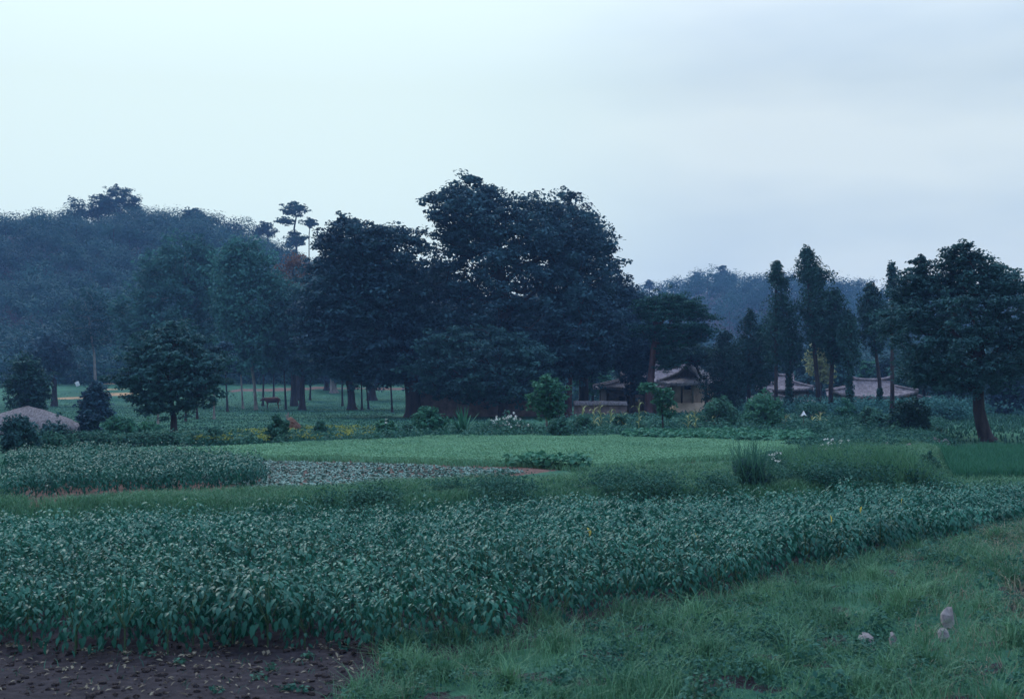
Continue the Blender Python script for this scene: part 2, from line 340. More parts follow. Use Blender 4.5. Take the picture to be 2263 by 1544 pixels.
grid_part('hill', far & lefth & (fy < 460), 'hill')
grid_part('hill', far & ~(lefth & (fy < 460)), 'hill')

# ---------------------------------------------------------------- trees
def skeleton(mb, trunk, trad, targets, bend=.12, sides=5, minr=.018, mat=0):
    """limbs grown to every clump: each clump joins the nearest node, thickness follows what it carries"""
    tp = []; 
    for i in range(len(trunk)-1):
        for k in range(4): tp.append(trunk[i]+(trunk[i+1]-trunk[i])*k/4)
    tp.append(trunk[-1]); tp = np.array(tp)
    half = max(1, int(len(tp)*.35))
    nodes = list(tp); par = [i-1 for i in range(len(tp))]; cost = [0.]*len(tp)
    for i in range(len(tp)): cost[i] = .25*np.linalg.norm(tp[min(half, i)]-tp[i])
    ok = list(range(half, len(tp)))
    order = np.argsort(np.linalg.norm(targets-tp[-1], axis=1))
    for j in order:
        t_ = targets[j]; A = np.array([nodes[i] for i in ok]); d = np.linalg.norm(A-t_, axis=1)
        c = d+.35*np.array([cost[i] for i in ok])+.8*np.maximum(A[:, 2]-t_[2], 0)
        k = ok[int(np.argmin(c))]; a = nodes[k]; dd = np.linalg.norm(t_-a)
        m1 = a+(t_-a)*.5+rg.normal(size=3)*dd*bend+np.array([0, 0, dd*.08])
        nodes.append(m1); par.append(k); cost.append(cost[k]+dd*.5); ok.append(len(nodes)-1)
        nodes.append(t_); par.append(len(nodes)-2); cost.append(cost[-1]+dd*.5); ok.append(len(nodes)-1)
    w_ = np.zeros(len(nodes)); w_[len(tp):] = .5
    for i in range(len(nodes)-1, 0, -1):
        if par[i] >= 0: w_[par[i]] += w_[i]
    full = max(w_[0], 1)
    r = np.maximum(trad*(w_/full)**.52, minr)
    base = trad*np.linspace(1.0, .55, len(tp)); 
    r[:len(tp)] = np.maximum(base*.8, np.minimum(base, r[:len(tp)]*1.2))
    r[0] = trad*1.5; r[1] = max(r[1], trad*1.05)
    tube(mb, tp, r[:len(tp)], 10, mat=mat)
    for i in range(len(tp), len(nodes), 2):
        k = par[i]; a = nodes[k]
        tube(mb, [a, nodes[i], nodes[i+1]], [min(r[i]*1.15, r[k]), r[i], max(r[i+1]*.8, minr*.6)], sides, mat=mat)
def envelope(rows, Y, n, pr, depth=.8, dmax=9, edge=.15, dy=0., jit=.07):
    """puff centres filling the solid whose outline the rows give; it is as deep as it is wide"""
    rows = sorted(rows); py = np.array([r[0] for r in rows], float); xl = np.array([r[1] for r in rows], float); xr = np.array([r[2] for r in rows], float)
    P = []; R = []; tries = 0
    hwm = (xr-xl).max()
    while len(P) < n and tries < n*60:
        tries += 1
        y = rg.uniform(py[0], py[-1]); a = np.interp(y, py, xl); b = np.interp(y, py, xr)
        if rg.random() > ((b-a)/hwm)**1.3+.12: continue
        hw = (b-a)/2*Y/F; s = pr*rg.uniform(.65, 1.25); s = min(s, max(hw*.95, pr*.4))
        q = max((hw-s*.45)*(1+rg.normal()*jit), .02)
        th = rg.uniform(0, 6.2832); rr = math.sqrt(rg.uniform(edge, 1))
        c = W((a+b)/2, y, Y)
        p = np.array([c[0]+q*rr*math.cos(th), Y+dy+min(q*depth, dmax)*rr*math.sin(th), c[2]])
        if P and np.min(np.linalg.norm((np.array(P)-p)*[1, 1, 2.1], axis=1)) < s*.68: continue
        P.append(p); R.append(s)
    return np.array(P), np.array(R)
def tree(name, label, cat, base, trunk, rows, n=60, pr=1.2, flat=.55, nl=120, ls=.28, leaf='oak', bark='bark', tr=.3, group=None, up=.74, depth=.8, extra=None, crown='crown', dy=0., spread=.45, minr=.02, aspect=.6, dmax=9, jit=.07):
    """base (px, Y); trunk: photo points of its axis from the ground up; rows: crown outline, one list per storey"""
    px, Y = base; gx = (px-CX)*Y/F; gz = float(H(gx, Y))-.05
    e = empty(name, (gx, Y, gz), label, cat, group)
    tp = [np.array([gx, Y, gz])]+[W(a, b, Y)+np.array([0, dy*(i+1)/len(trunk), 0]) for i, (a, b) in enumerate(trunk)]
    C = []; R = []
    for rr in (rows if isinstance(rows[0][0], (list, tuple)) else [rows]):
        c, r = envelope(rr, Y, max(4, int(n*sum(abs(q[2]-q[1]) for q in rr)/max(1, sum(sum(abs(q[2]-q[1]) for q in g) for g in (rows if isinstance(rows[0][0], (list, tuple)) else [rows]))))), pr, depth, dy=dy, dmax=dmax, jit=jit)
        C.append(c); R.append(r)
    C = np.concatenate(C); R = np.concatenate(R)
    mt = MB(); skeleton(mt, np.array(tp), tr, C, minr=minr)
    mt.build('trunk', M[bark], e, smooth=True, origin=(gx, Y, gz))
    mc = MB(); k = 6; d = unit(rg.normal(size=(len(C), k, 3))+[0, 0, .35]); d[:, :, 2] *= flat*1.0
    Q = (C[:, None]+d*R[:, None, None]*rg.uniform(.45, .95, (len(C), k, 1))).reshape(-1, 3); tq = np.clip(np.repeat(rg.random(len(C)), k)*.6+.4*rg.random(len(C)*k), 0, 1)  # clump tints put lit and shaded boughs into the leaf colour
    puffs(mc, Q, np.repeat(R, k)*rg.uniform(.36, .62, len(Q)), flat*.8, max(8, int(nl/k*.9)), ls, up, tint=tq, spread=spread, aspect=aspect)
    sk = C+np.clip(rg.normal(size=C.shape), -1.3, 1.3)*R[:, None]*.62                       # loose sprigs that break the outline
    puffs(mc, sk, R*.45, flat*1.1, max(6, nl//5), ls*.9, up*.8, aspect=aspect)
    mc.build(crown, M[leaf], e, origin=(gx, Y, gz))
    if extra: extra(e, (gx, Y, gz))
    return e

# --- the grove in the middle
tree('zelkova_tree', 'tallest and widest dark tree, its knobbly crown standing highest against the sky', 'tree', (1112, 101), [(1116, 860), (1120, 760), (1112, 660), (1098, 545)],
     [[(388, 1035, 1058), (410, 1018, 1080), (432, 950, 1125), (448, 918, 1195), (470, 938, 1300), (500, 945, 1345), (530, 930, 1355), (572, 940, 1365)],
      [(576, 930, 1380), (590, 920, 1388), (620, 900, 1405), (660, 890, 1412), (720, 890, 1405), (780, 900, 1390), (830, 925, 1350)]], n=520, pr=1.3, nl=165, ls=.30, leaf='zelkova', tr=.75, depth=.8, flat=.5, jit=.03)
tree('zelkova_tree', 'round dark sprig-topped crown rising on the sloping right shoulder of the tallest tree', 'tree', (1290, 106), [(1290, 850), (1285, 720), (1280, 560)],
     [(430, 1242, 1278), (455, 1232, 1292), (480, 1240, 1310), (510, 1215, 1350), (560, 1200, 1370), (600, 1210, 1390), (660, 1230, 1400), (720, 1240, 1400)], n=120, pr=1.2, nl=130, ls=.28, leaf='zelkova', tr=.45, flat=.55)
tree('zelkova_tree', 'broad dark tree with a flat top directly left of the tallest tree', 'tree', (915, 97), [(912, 870), (900, 780), (872, 690), (850, 600)],
     [(488, 770, 790), (497, 722, 800), (508, 712, 905), (520, 705, 930), (560, 690, 940), (620, 668, 945), (680, 652, 945), (740, 655, 940), (790, 680, 945), (835, 725, 930)], n=440, pr=1.25, nl=145, ls=.29, leaf='zelkova', tr=.62, flat=.5)
tree('low_oak_tree', 'low bluish green tree with layered boughs in front of the clay courtyard wall', 'tree', (1113, 92), [(1112, 890), (1105, 830), (1095, 770)],
     [(725, 1000, 1080), (745, 950, 1150), (780, 900, 1215), (820, 885, 1235), (855, 895, 1225), (884, 990, 1180)], n=210, jit=.1, pr=1.1, nl=130, ls=.26, leaf='oak', tr=.42, flat=.38)
tree('low_oak_tree', 'dark tree with a reddish trunk behind the light green sapling', 'tree', (1256, 97), [(1256, 880), (1260, 820), (1270, 740)],
     [(650, 1230, 1320), (690, 1200, 1370), (730, 1190, 1390), (780, 1190, 1385), (820, 1200, 1340), (838, 1225, 1290)], n=150, pr=1.15, nl=130, ls=.27, leaf='zelkova', bark='pbark', tr=.3, flat=.42)
tree('oak_tree', 'medium tree with a bare curved trunk standing on the shaded lawn', 'tree', (778, gY(778, 905)), [(776, 870), (768, 820), (772, 780)],
     [(700, 770, 840), (728, 722, 880), (765, 690, 895), (800, 700, 885), (828, 725, 850)], n=110, pr=1.3, nl=130, ls=.32, leaf='oak', tr=.42, flat=.42)
tree('oak_tree', 'darker thick trunked tree at the back of the lawn beside the leaning twin trunks', 'tree', (822, gY(822, 884)), [(822, 850), (820, 800)],
     [(730, 790, 880), (770, 780, 915), (810, 790, 900), (838, 800, 880)], n=80, pr=1.5, nl=120, ls=.36, leaf='zelkova', tr=.55)
tree('oak_tree', 'slimmer dark trunk of the twin pair far back on the lawn', 'tree', (722, gY(722, 862)), [(722, 845), (715, 800)], [(740, 690, 740), (780, 670, 745), (820, 680, 750), (838, 690, 740)], n=45, pr=1.6, nl=110, ls=.4, leaf='zelkova', tr=.4)
tree('oak_tree', 'paler thicker trunk of the twin pair far back on the lawn', 'tree', (738, gY(738, 868)), [(736, 845), (735, 800)], [(740, 720, 780), (780, 715, 800), (820, 725, 790), (835, 730, 775)], n=45, pr=1.6, nl=110, ls=.4, leaf='oak', bark='lbark', tr=.5)

tree('shade_tree', 'dark tree filling the gap behind the wall end, between the two largest trees', 'tree', (965, 128), [(965, 850), (965, 760)],
     [(600, 900, 1010), (640, 880, 1030), (720, 880, 1050), (790, 880, 1060), (850, 900, 1040)], n=130, pr=1.6, nl=130, ls=.36, leaf='zelkova', tr=.4)
tree('shade_tree', 'dark tree behind the right half of the courtyard wall', 'tree', (1180, 125), [(1180, 850), (1180, 760)],
     [(640, 1120, 1240), (700, 1080, 1280), (780, 1080, 1300), (850, 1100, 1260), (875, 1130, 1230)], n=130, pr=1.6, nl=130, ls=.36, leaf='zelkova', tr=.4)
tree('shade_tree', 'bluish dark tree behind the red pine crown', 'tree', (1415, 128), [(1415, 850), (1412, 760)],
     [(640, 1370, 1410), (680, 1345, 1450), (740, 1340, 1480), (800, 1340, 1490), (840, 1360, 1460)], n=120, pr=1.5, nl=130, ls=.34, leaf='zelkova', tr=.35)
tree('shade_tree', 'dark tree at the left flank of the broad dark tree', 'tree', (668, 128), [(668, 850), (670, 780)],
     [(640, 640, 720), (690, 615, 740), (750, 605, 750), (800, 620, 745), (830, 640, 720)], n=110, pr=1.5, nl=130, ls=.34, leaf='oak', tr=.3)
# --- the left side
tree('orchard_tree', 'small spreading tree with a low forked trunk in front of the pale trunked poplars', 'tree', (384, gY(384, 955)), [(384, 925), (380, 900), (375, 860)],
     [(718, 360, 412), (736, 325, 440), (765, 285, 480), (790, 275, 515), (820, 262, 520), (858, 256, 512), (885, 272, 470), (908, 300, 440)], jit=.13, n=220, pr=.55, nl=120, ls=.17, leaf='oak', tr=.17, flat=.42, depth=.9, minr=.012)
tree('poplar_tree', 'tall loose poplar crown with the highest rounded top against the hill', 'poplar', (415, 150), [(412, 800), (408, 640), (408, 580)],
     [(528, 385, 440), (555, 340, 472), (595, 295, 492), (650, 262, 500), (720, 255, 500), (800, 270, 490)], n=260, pr=1.5, nl=110, ls=.36, leaf='poplar', bark='lbark', tr=.2, flat=.8, up=.4)
tree('poplar_tree', 'tall poplar with a slender bent pale trunk beside the lawn', 'poplar', (566, gY(566, 906)), [(562, 850), (552, 775), (548, 690), (552, 620)],
     [(545, 488, 580), (585, 468, 612), (640, 460, 645), (700, 462, 655), (760, 468, 650), (805, 480, 630)], n=230, pr=1.35, nl=100, ls=.33, leaf='poplar', bark='lbark', tr=.16, flat=.8, up=.4)
tree('dark_pine_tree', 'dark tree with a pale leaning trunk at the foot of the left hill', 'tree', (212, 175), [(208, 780), (200, 735), (194, 690)],
     [(640, 175, 225), (665, 145, 255), (700, 115, 275), (740, 125, 270), (775, 150, 240)], n=70, pr=1.6, nl=70, ls=.38, leaf='forest', bark='lbark', tr=.18, flat=.5)
tree('bare_topped_tree', 'reddish brown twiggy crown between the poplars and the broad dark tree', 'tree', (660, 165), [(658, 780), (655, 640)],
     [(572, 625, 680), (600, 605, 705), (640, 600, 690), (680, 610, 680)], n=40, pr=1.5, nl=45, ls=.34, leaf='rust', tr=.3, flat=.7)
tree('broadleaf_tree', 'bluish green tree filling the gap between bent poplar and broad dark tree', 'tree', (650, 150), [(648, 800), (646, 720)],
     [(640, 625, 690), (680, 600, 700), (730, 590, 720), (780, 600, 725), (822, 620, 700)], n=90, pr=1.5, nl=110, ls=.36, leaf='poplar', tr=.35, flat=.5)
tree('broadleaf_tree', 'dark round tree on the slope behind the white slab', 'tree', (120, 150), [(120, 800), (118, 760)],
     [(740, 90, 150), (760, 60, 175), (800, 50, 185), (825, 60, 170)], n=50, pr=1.5, nl=110, ls=.36, leaf='zelkova', tr=.3)
tree('dark_shrub_tree', 'dark rounded small tree below the bare orange earth patches', 'tree', (222, 84), [(222, 920), (220, 880)],
     [(846, 205, 225), (868, 188, 240), (895, 174, 252), (920, 170, 256), (940, 172, 250)], n=60, pr=.6, nl=100, ls=.19, leaf='zelkova', tr=.12, flat=.6)
tree('dark_shrub_tree', 'dark narrow tree at the left edge above the thatched shed', 'tree', (60, 88), [(60, 900), (62, 850)],
     [(790, 30, 75), (820, 15, 100), (860, 5, 112), (890, 10, 112), (915, 20, 100)], n=90, pr=.75, nl=100, ls=.2, leaf='juniper', tr=.15, flat=.7)
sap = [(349, 938, 812, 'first'), (410, 932, 830, 'second'), (436, 926, 822, 'third'), (473, 926, 812, 'fourth'), (503, 910, 800, 'fifth'), (537, 903, 806, 'sixth'), (581, 897, 800, 'seventh'), (605, 881, 808, 'eighth'),
       (632, 905, 800, 'ninth'), (685, 884, 815, 'tenth'), (757, 897, 812, 'eleventh'), (800, 906, 815, 'twelfth'), (815, 904, 830, 'thirteenth'), (867, 911, 815, 'fourteenth')]
for i, (px, by, ty, o_n) in enumerate(sap):
    Y = gY(px, by); w0 = rg.uniform(18, 30); lean = rg.uniform(-7, 5)
    tree('young_tree', 'thin straight trunked young tree, the %s from the left along the lawn' % o_n, 'young tree', (px, Y), [(px+lean*.4, (by+ty)/2+12), (px+lean, ty+8)],
         [(ty-42, px+lean-w0*.35, px+lean+w0*.35), (ty-22, px+lean-w0, px+lean+w0), (ty+4, px+lean-w0*.9, px+lean+w0*.9), (ty+20, px+lean-w0*.5, px+lean+w0*.5)],
         n=26, pr=.85*Y/110, nl=75, ls=.28*Y/110, leaf='zelkova' if i % 3 else 'oak', bark='lbark' if i in (0, 3, 5) else 'bark', tr=.085*Y/100, group='thin young trees standing on the lawn', flat=.5)

# --- right of the grove
tree('red_pine_tree', 'flat domed red pine with a reddish branched trunk beside the gabled cottage', 'pine tree', (1432, 96), [(1434, 880), (1440, 820), (1444, 770), (1452, 725)],
     [[(656, 1435, 1505), (666, 1410, 1540), (684, 1398, 1560), (704, 1400, 1572)], [(722, 1395, 1580), (745, 1410, 1575), (760, 1440, 1540)], [(778, 1452, 1500), (795, 1448, 1512), (812, 1455, 1500)]], n=175, pr=.95, nl=170, ls=.24, leaf='pine', bark='pbark', tr=.32, flat=.32, aspect=.35)
tree('pine_tree', 'dark drooping pine boughs under the domed pine, hiding the cottage gable', 'pine tree', (1562, 104), [(1560, 860), (1535, 800)],
     [(760, 1480, 1550), (778, 1460, 1585), (792, 1480, 1590), (806, 1520, 1590)], n=40, pr=.9, nl=130, ls=.25, leaf='juniper', tr=.16, flat=.4, aspect=.4)
tree('dark_hedge_tree', 'very dark tree pressed against the thatched storehouse left of the red pine', 'tree', (1398, 103), [(1398, 870), (1396, 800)],
     [(735, 1375, 1430), (765, 1350, 1440), (800, 1355, 1445), (835, 1380, 1432), (870, 1385, 1425)], n=80, pr=1.0, nl=120, ls=.26, leaf='zelkova', tr=.25)
def junip(px, base_y, top, label, rows, trunkx=None, n=70, nl=95, tr=.16, leaf='juniper', grp='tall junipers beside the roofs', ivy=None, Y=92, **k):
    tx = trunkx or px
    def ex(e, o):
        if not ivy: return
        mi = MB(); ys_ = np.linspace(ivy[0], base_y-2, 12)
        C = np.array([W(tx, y, Y) for y in ys_]); puffs(mi, C, np.full(12, ivy[1]*Y/F)*(1+.25*rg.normal(size=12)*.5), 1.3, 110, .17, .3)
        mi.build('ivy', M['juniper'], e, origin=o)
    return tree('juniper_tree', label, 'juniper', (tx, Y), [(tx, base_y-60), (px, top+60 if top+60 < base_y-80 else base_y-90)], rows, n=int(n*1.15), pr=.72, nl=int(nl*.62), ls=.21, leaf=leaf, tr=tr, flat=1.2, up=.35, jit=.32, group=grp, depth=.9, extra=ex, aspect=.45, **k)
junip(1600, 915, 735, 'squat dark juniper immediately right of the gabled cottage', [(735, 1592, 1612), (775, 1565, 1632), (830, 1556, 1640), (880, 1560, 1640), (905, 1575, 1635)], n=110, Y=98)
junip(1655, 918, 692, 'short pointed juniper with two bare dark stems below', [(690, 1650, 1660), (720, 1636, 1678), (770, 1618, 1700), (820, 1610, 1705), (850, 1625, 1690)], n=90, Y=95)
junip(1682, 918, 730, 'thin stemmed dark juniper tucked between the pointed and the spindly ones', [(725, 1675, 1690), (760, 1660, 1705), (810, 1655, 1712), (852, 1668, 1700)], n=50, Y=97)
junip(1715, 918, 585, 'spindly juniper whose narrow tip pokes just above the far ridge', [[(583, 1711, 1719), (600, 1703, 1728), (618, 1702, 1732), (632, 1708, 1738)], [(645, 1698, 1742), (680, 1692, 1756), (720, 1688, 1768), (770, 1690, 1762), (800, 1702, 1748)]], n=120, nl=70)
junip(1745, 912, 740, 'ivy wrapped trunk with ragged dark tufts before the ridged tile roof', [(745, 1742, 1770), (775, 1730, 1775), (800, 1728, 1768)], n=26, ivy=(815, 9), Y=93, trunkx=1744)
junip(1785, 920, 548, 'tallest juniper with a sparse pointed leaning tip', [[(548, 1779, 1786), (562, 1772, 1790), (580, 1764, 1802)], [(592, 1768, 1812), (608, 1768, 1826), (622, 1775, 1830)], [(638, 1766, 1832), (680, 1764, 1838), (730, 1768, 1838), (765, 1780, 1828)]], trunkx=1808, n=150, nl=62, tr=.2)
junip(1845, 920, 645, 'broad dark juniper with close twin trunks right of the tallest one', [(643, 1838, 1848), (665, 1826, 1862), (710, 1814, 1878), (760, 1812, 1888), (800, 1828, 1884)], trunkx=1836, n=130, nl=95, tr=.2)
junip(1876, 916, 700, 'juniper with a thickly ivy covered trunk standing before the long tile roof', [(690, 1865, 1878), (720, 1858, 1892), (765, 1855, 1900), (800, 1862, 1892)], trunkx=1878, n=50, ivy=(808, 10), Y=90)
junip(1925, 905, 632, 'pointed juniper with a clean dark trunk crossing the long tile roof', [(632, 1919, 1929), (655, 1906, 1942), (700, 1900, 1956), (740, 1906, 1958), (772, 1928, 1955)], trunkx=1944, n=95, nl=90, tr=.16, ivy=(860, 7))
junip(1972, 900, 590, 'thin see-through tree top beside the big tree at the right edge', [(588, 1964, 1974), (610, 1957, 1986), (632, 1962, 1998), (655, 1965, 2000), (720, 1950, 2010)], n=50, nl=28, leaf='oak', Y=84)
tree('big_edge_tree', 'big dark round tree with a thick leaning trunk at the right edge', 'tree', (2182, gY(2182, 974)), [(2172, 945), (2163, 905), (2162, 850), (2160, 780)],
     [[(545, 2120, 2150), (556, 2085, 2172), (575, 2078, 2190), (595, 2072, 2225), (625, 2075, 2262), (660, 2080, 2290)],
      [(572, 2022, 2048), (590, 2002, 2062), (620, 1985, 2085), (655, 1965, 2110)],
      [(665, 1960, 2290), (700, 1945, 2310), (745, 1942, 2315), (790, 1950, 2310), (830, 1975, 2290), (862, 2020, 2250)]], n=420, pr=.62, nl=150, ls=.15, leaf='oak', tr=.33, flat=.5, minr=.012, depth=.85, jit=.12)
tree('round_tree', 'small bright green round tree above the long tile roof', 'tree', (1921, 140), [(1921, 870)], [(803, 1908, 1930), (815, 1898, 1945), (835, 1893, 1950), (855, 1897, 1948)], n=45, pr=.95, nl=110, ls=.28, leaf='fresh', tr=.16)
tree('yellowish_tree', 'yellowish green thin tree seen between the juniper trunks', 'tree', (1815, 125), [(1815, 860)], [(760, 1795, 1825), (785, 1782, 1840), (815, 1785, 1845), (840, 1800, 1840)], n=40, pr=.9, nl=70, ls=.26, leaf='corn', tr=.12)
tree('green_tree', 'mid green tree behind the thatched storehouse roof', 'tree', (1310, 118), [(1310, 860)], [(815, 1285, 1335), (830, 1270, 1350), (850, 1275, 1345), (865, 1290, 1330)], n=40, pr=1.0, nl=110, ls=.28, leaf='fresh', tr=.15)
tree('green_tree', 'mid green tree behind the right end of the long tile roof', 'tree', (2010, 130), [(2010, 870)], [(810, 1985, 2035), (830, 1970, 2060), (855, 1975, 2070), (870, 1985, 2060)], n=50, pr=1.0, nl=110, ls=.28, leaf='poplar', tr=.15)
for i, (px, by, t_) in enumerate([(2042, 905, 'slim trunk just right of the long roof end'), (2078, 903, 'slim trunk midway between the roof end and the thick leaning trunk'), (2232, 905, 'slim trunk behind the thick leaning trunk at the frame edge')]):
    tree('slender_tree', 'slender tree, ' + t_, 'tree', (px, 112), [(px, 850), (px-2, 810)], [(770, px-25, px+25), (800, px-45, px+40), (830, px-42, px+38), (852, px-25, px+20)], n=60, pr=1.0, nl=100, ls=.28, leaf='juniper', tr=.16)

for px, y0, y1, hw, Y, lf, lb in [(1548, 770, 900, 34, 126, 'zelkova', 'bluish tree behind the cottage roof and the squat juniper'), (1632, 800, 905, 36, 128, 'oak', 'bushy tree behind the two shortest junipers'), (1690, 780, 870, 30, 140, 'zelkova', 'dark tree between the short junipers and the farmhouse ridge'),
                               (1760, 770, 865, 34, 142, 'oak', 'low tree behind the farmhouse ridge and the tallest juniper'), (1858, 800, 868, 30, 138, 'poplar', 'low tree behind the broad twin trunked juniper'), (1965, 790, 870, 30, 136, 'oak', 'dark low tree over the upturned end of the long roof'),
                               (2105, 800, 905, 44, 110, 'oak', 'bushy dark tree between the slim trunks and the thick leaning trunk'), (2225, 800, 915, 40, 105, 'zelkova', 'bushy dark tree filling the frame edge behind the leaning trunk')]:
    tree('background_tree', lb, 'tree', (px, Y), [(px, y1-12), (px, (y0+y1)/2)], [(y0, px-hw*.4, px+hw*.4), (y0+(y1-y0)*.3, px-hw, px+hw), (y0+(y1-y0)*.7, px-hw*1.1, px+hw*1.1), (y1, px-hw*.8, px+hw*.8)], n=60, pr=1.1, nl=110, ls=.3, leaf=lf, tr=.16, jit=.15)
# --- trees one can tell apart on the ridges
def ridge(label, px, Y, rows, name='ridge_tree', n=26, pr=1.9, nl=90, ls=.55, leaf='forest', tr=.3, trunk=None, **k):
    by = max(r[0] for r in (rows if not isinstance(rows[0][0], (list, tuple)) else rows[-1]))
    return tree(name, label, 'tree', (px, Y), trunk or [(px, by+6), (px, by-8)], rows, n=n, pr=pr, nl=nl, ls=ls, leaf=leaf, tr=tr, group='single trees standing up from the ridges', **k)
ridge('large domed tree clump crowning the top of the left hill', 265, 352, [(415, 250, 285), (428, 232, 302), (448, 215, 314), (475, 200, 320)], n=70)
ridge('rounded ridge tree leaning on the left side of the large dome', 218, 350, [(434, 208, 232), (445, 192, 240), (462, 182, 240), (480, 180, 240)], n=30)
ridge('thin open tree at the left end of the left ridge', 166, 350, [(440, 156, 178), (450, 140, 190), (462, 146, 190), (480, 155, 185)], n=20, nl=35)
ridge('dark lumpy ridge tree midway along the left hill top', 432, 350, [(464, 418, 445), (474, 402, 458), (490, 398, 462)], n=24)
ridge('low dark ridge tree before the ground drops to the umbrella pine', 592, 345, [(498, 575, 600), (508, 560, 612), (522, 556, 616)], n=20)
ridge('umbrella shaped pine standing alone against the sky on the left ridge', 655, 335, [[(450, 640, 663), (462, 625, 682), (474, 620, 688)], [(486, 610, 645), (493, 612, 650)], [(512, 640, 672), (530, 628, 682), (545, 632, 690)]], name='umbrella_pine_tree', n=50, leaf='pine', flat=.35, tr=.32, trunk=[(655, 545), (650, 505), (655, 478)])
ridge('small pine on a thin bare trunk close right of the umbrella pine', 683, 335, [(487, 678, 694), (493, 666, 704), (500, 668, 702)], name='thin_pine_tree', n=12, pr=1.2, leaf='pine', flat=.4, tr=.16, trunk=[(683, 520), (685, 497)])
ridge('round topped pine poking highest above the right ridge', 1595, 505, [(589, 1590, 1602), (598, 1581, 1609), (612, 1577, 1608), (628, 1572, 1610)], n=22, leaf='forest_far', ls=.7)
ridge('small notched tree at the left end of the right ridge beside the big crown', 1435, 505, [(621, 1429, 1441), (629, 1422, 1448), (642, 1425, 1446)], n=12, leaf='forest_far', ls=.6)
ridge('blunt tree on the right ridge between the notched tree and the highest pine', 1538, 505, [(604, 1532, 1546), (612, 1526, 1552), (628, 1522, 1556)], n=14, leaf='forest_far', ls=.6)

# ---------------------------------------------------------------- the woods on the hills
def woods(name, label, n, ybox, pxbox, cr, ls, per, leaf, minz=0., skip=None):
    P = []; tries = 0
    while len(P) < n and tries < n*80:
        tries += 1
        Y = rg.uniform(*ybox); px = rg.uniform(*pxbox); x = (px-CX)*Y/F
        if skip and skip(x, Y, px): continue
        if P:
            q = np.array(P); 
            if np.min(np.hypot(q[:, 0]-x, q[:, 1]-Y)) < cr*.95: continue
        P.append((x, Y))
    P = np.array(P); z = H(P[:, 0], P[:, 1]); k = len(P)
    hgt = rg.uniform(.35, 1.45, k)*cr; big = rg.uniform(.7, 1.3, k); mb = MB()
    tb = rg.random(k)
    for s in range(5):                                                 # each crown is a few uneven domes
        off = rg.normal(size=(k, 3))*np.array([cr*.33, cr*.33, cr*.2]) if s else np.zeros((k, 3))
        c = np.stack([P[:, 0], P[:, 1], z+hgt], 1)+off
        if s == 4: c[:, 2] = z+cr*.3
        puffs(mb, c, big*cr*rg.uniform(.42, .70, k), .85, per, ls, .5, nj=.2, tj=.12, tint=np.clip(tb*.8+(.28 if s == 0 else 0)+rg.normal(size=k)*.12, 0, 1))  # first dome tinted lighter: lit crown top put into the leaf colour
    for i in range(0, k, 3):
        tube(mb, [[P[i, 0], P[i, 1], z[i]-.5], [P[i, 0], P[i, 1], z[i]+hgt[i]]], [.18, .12], 5, mat=1)
    return tag(mb.build(name, [M[leaf], M['bark']]), label, 'woods', kind='stuff')
woods('woods', 'dense dark green wood covering the left hill', 760, (203, 372), (-260, 1000), 4.2, .5, 135, 'forest')
woods('woods', 'hazy blue green wood covering the far right hill', 760, (235, 540), (1000, 2700), 5.2, .72, 100, 'forest_far')
woods('understorey', 'dark band of bushes along the foot of the hills', 260, (192, 214), (-200, 1150), 3.0, .5, 60, 'forest')
woods('understorey', 'dark band of scrub behind the farm roofs', 330, (138, 210), (1230, 2600), 3.3, .45, 75, 'oak')

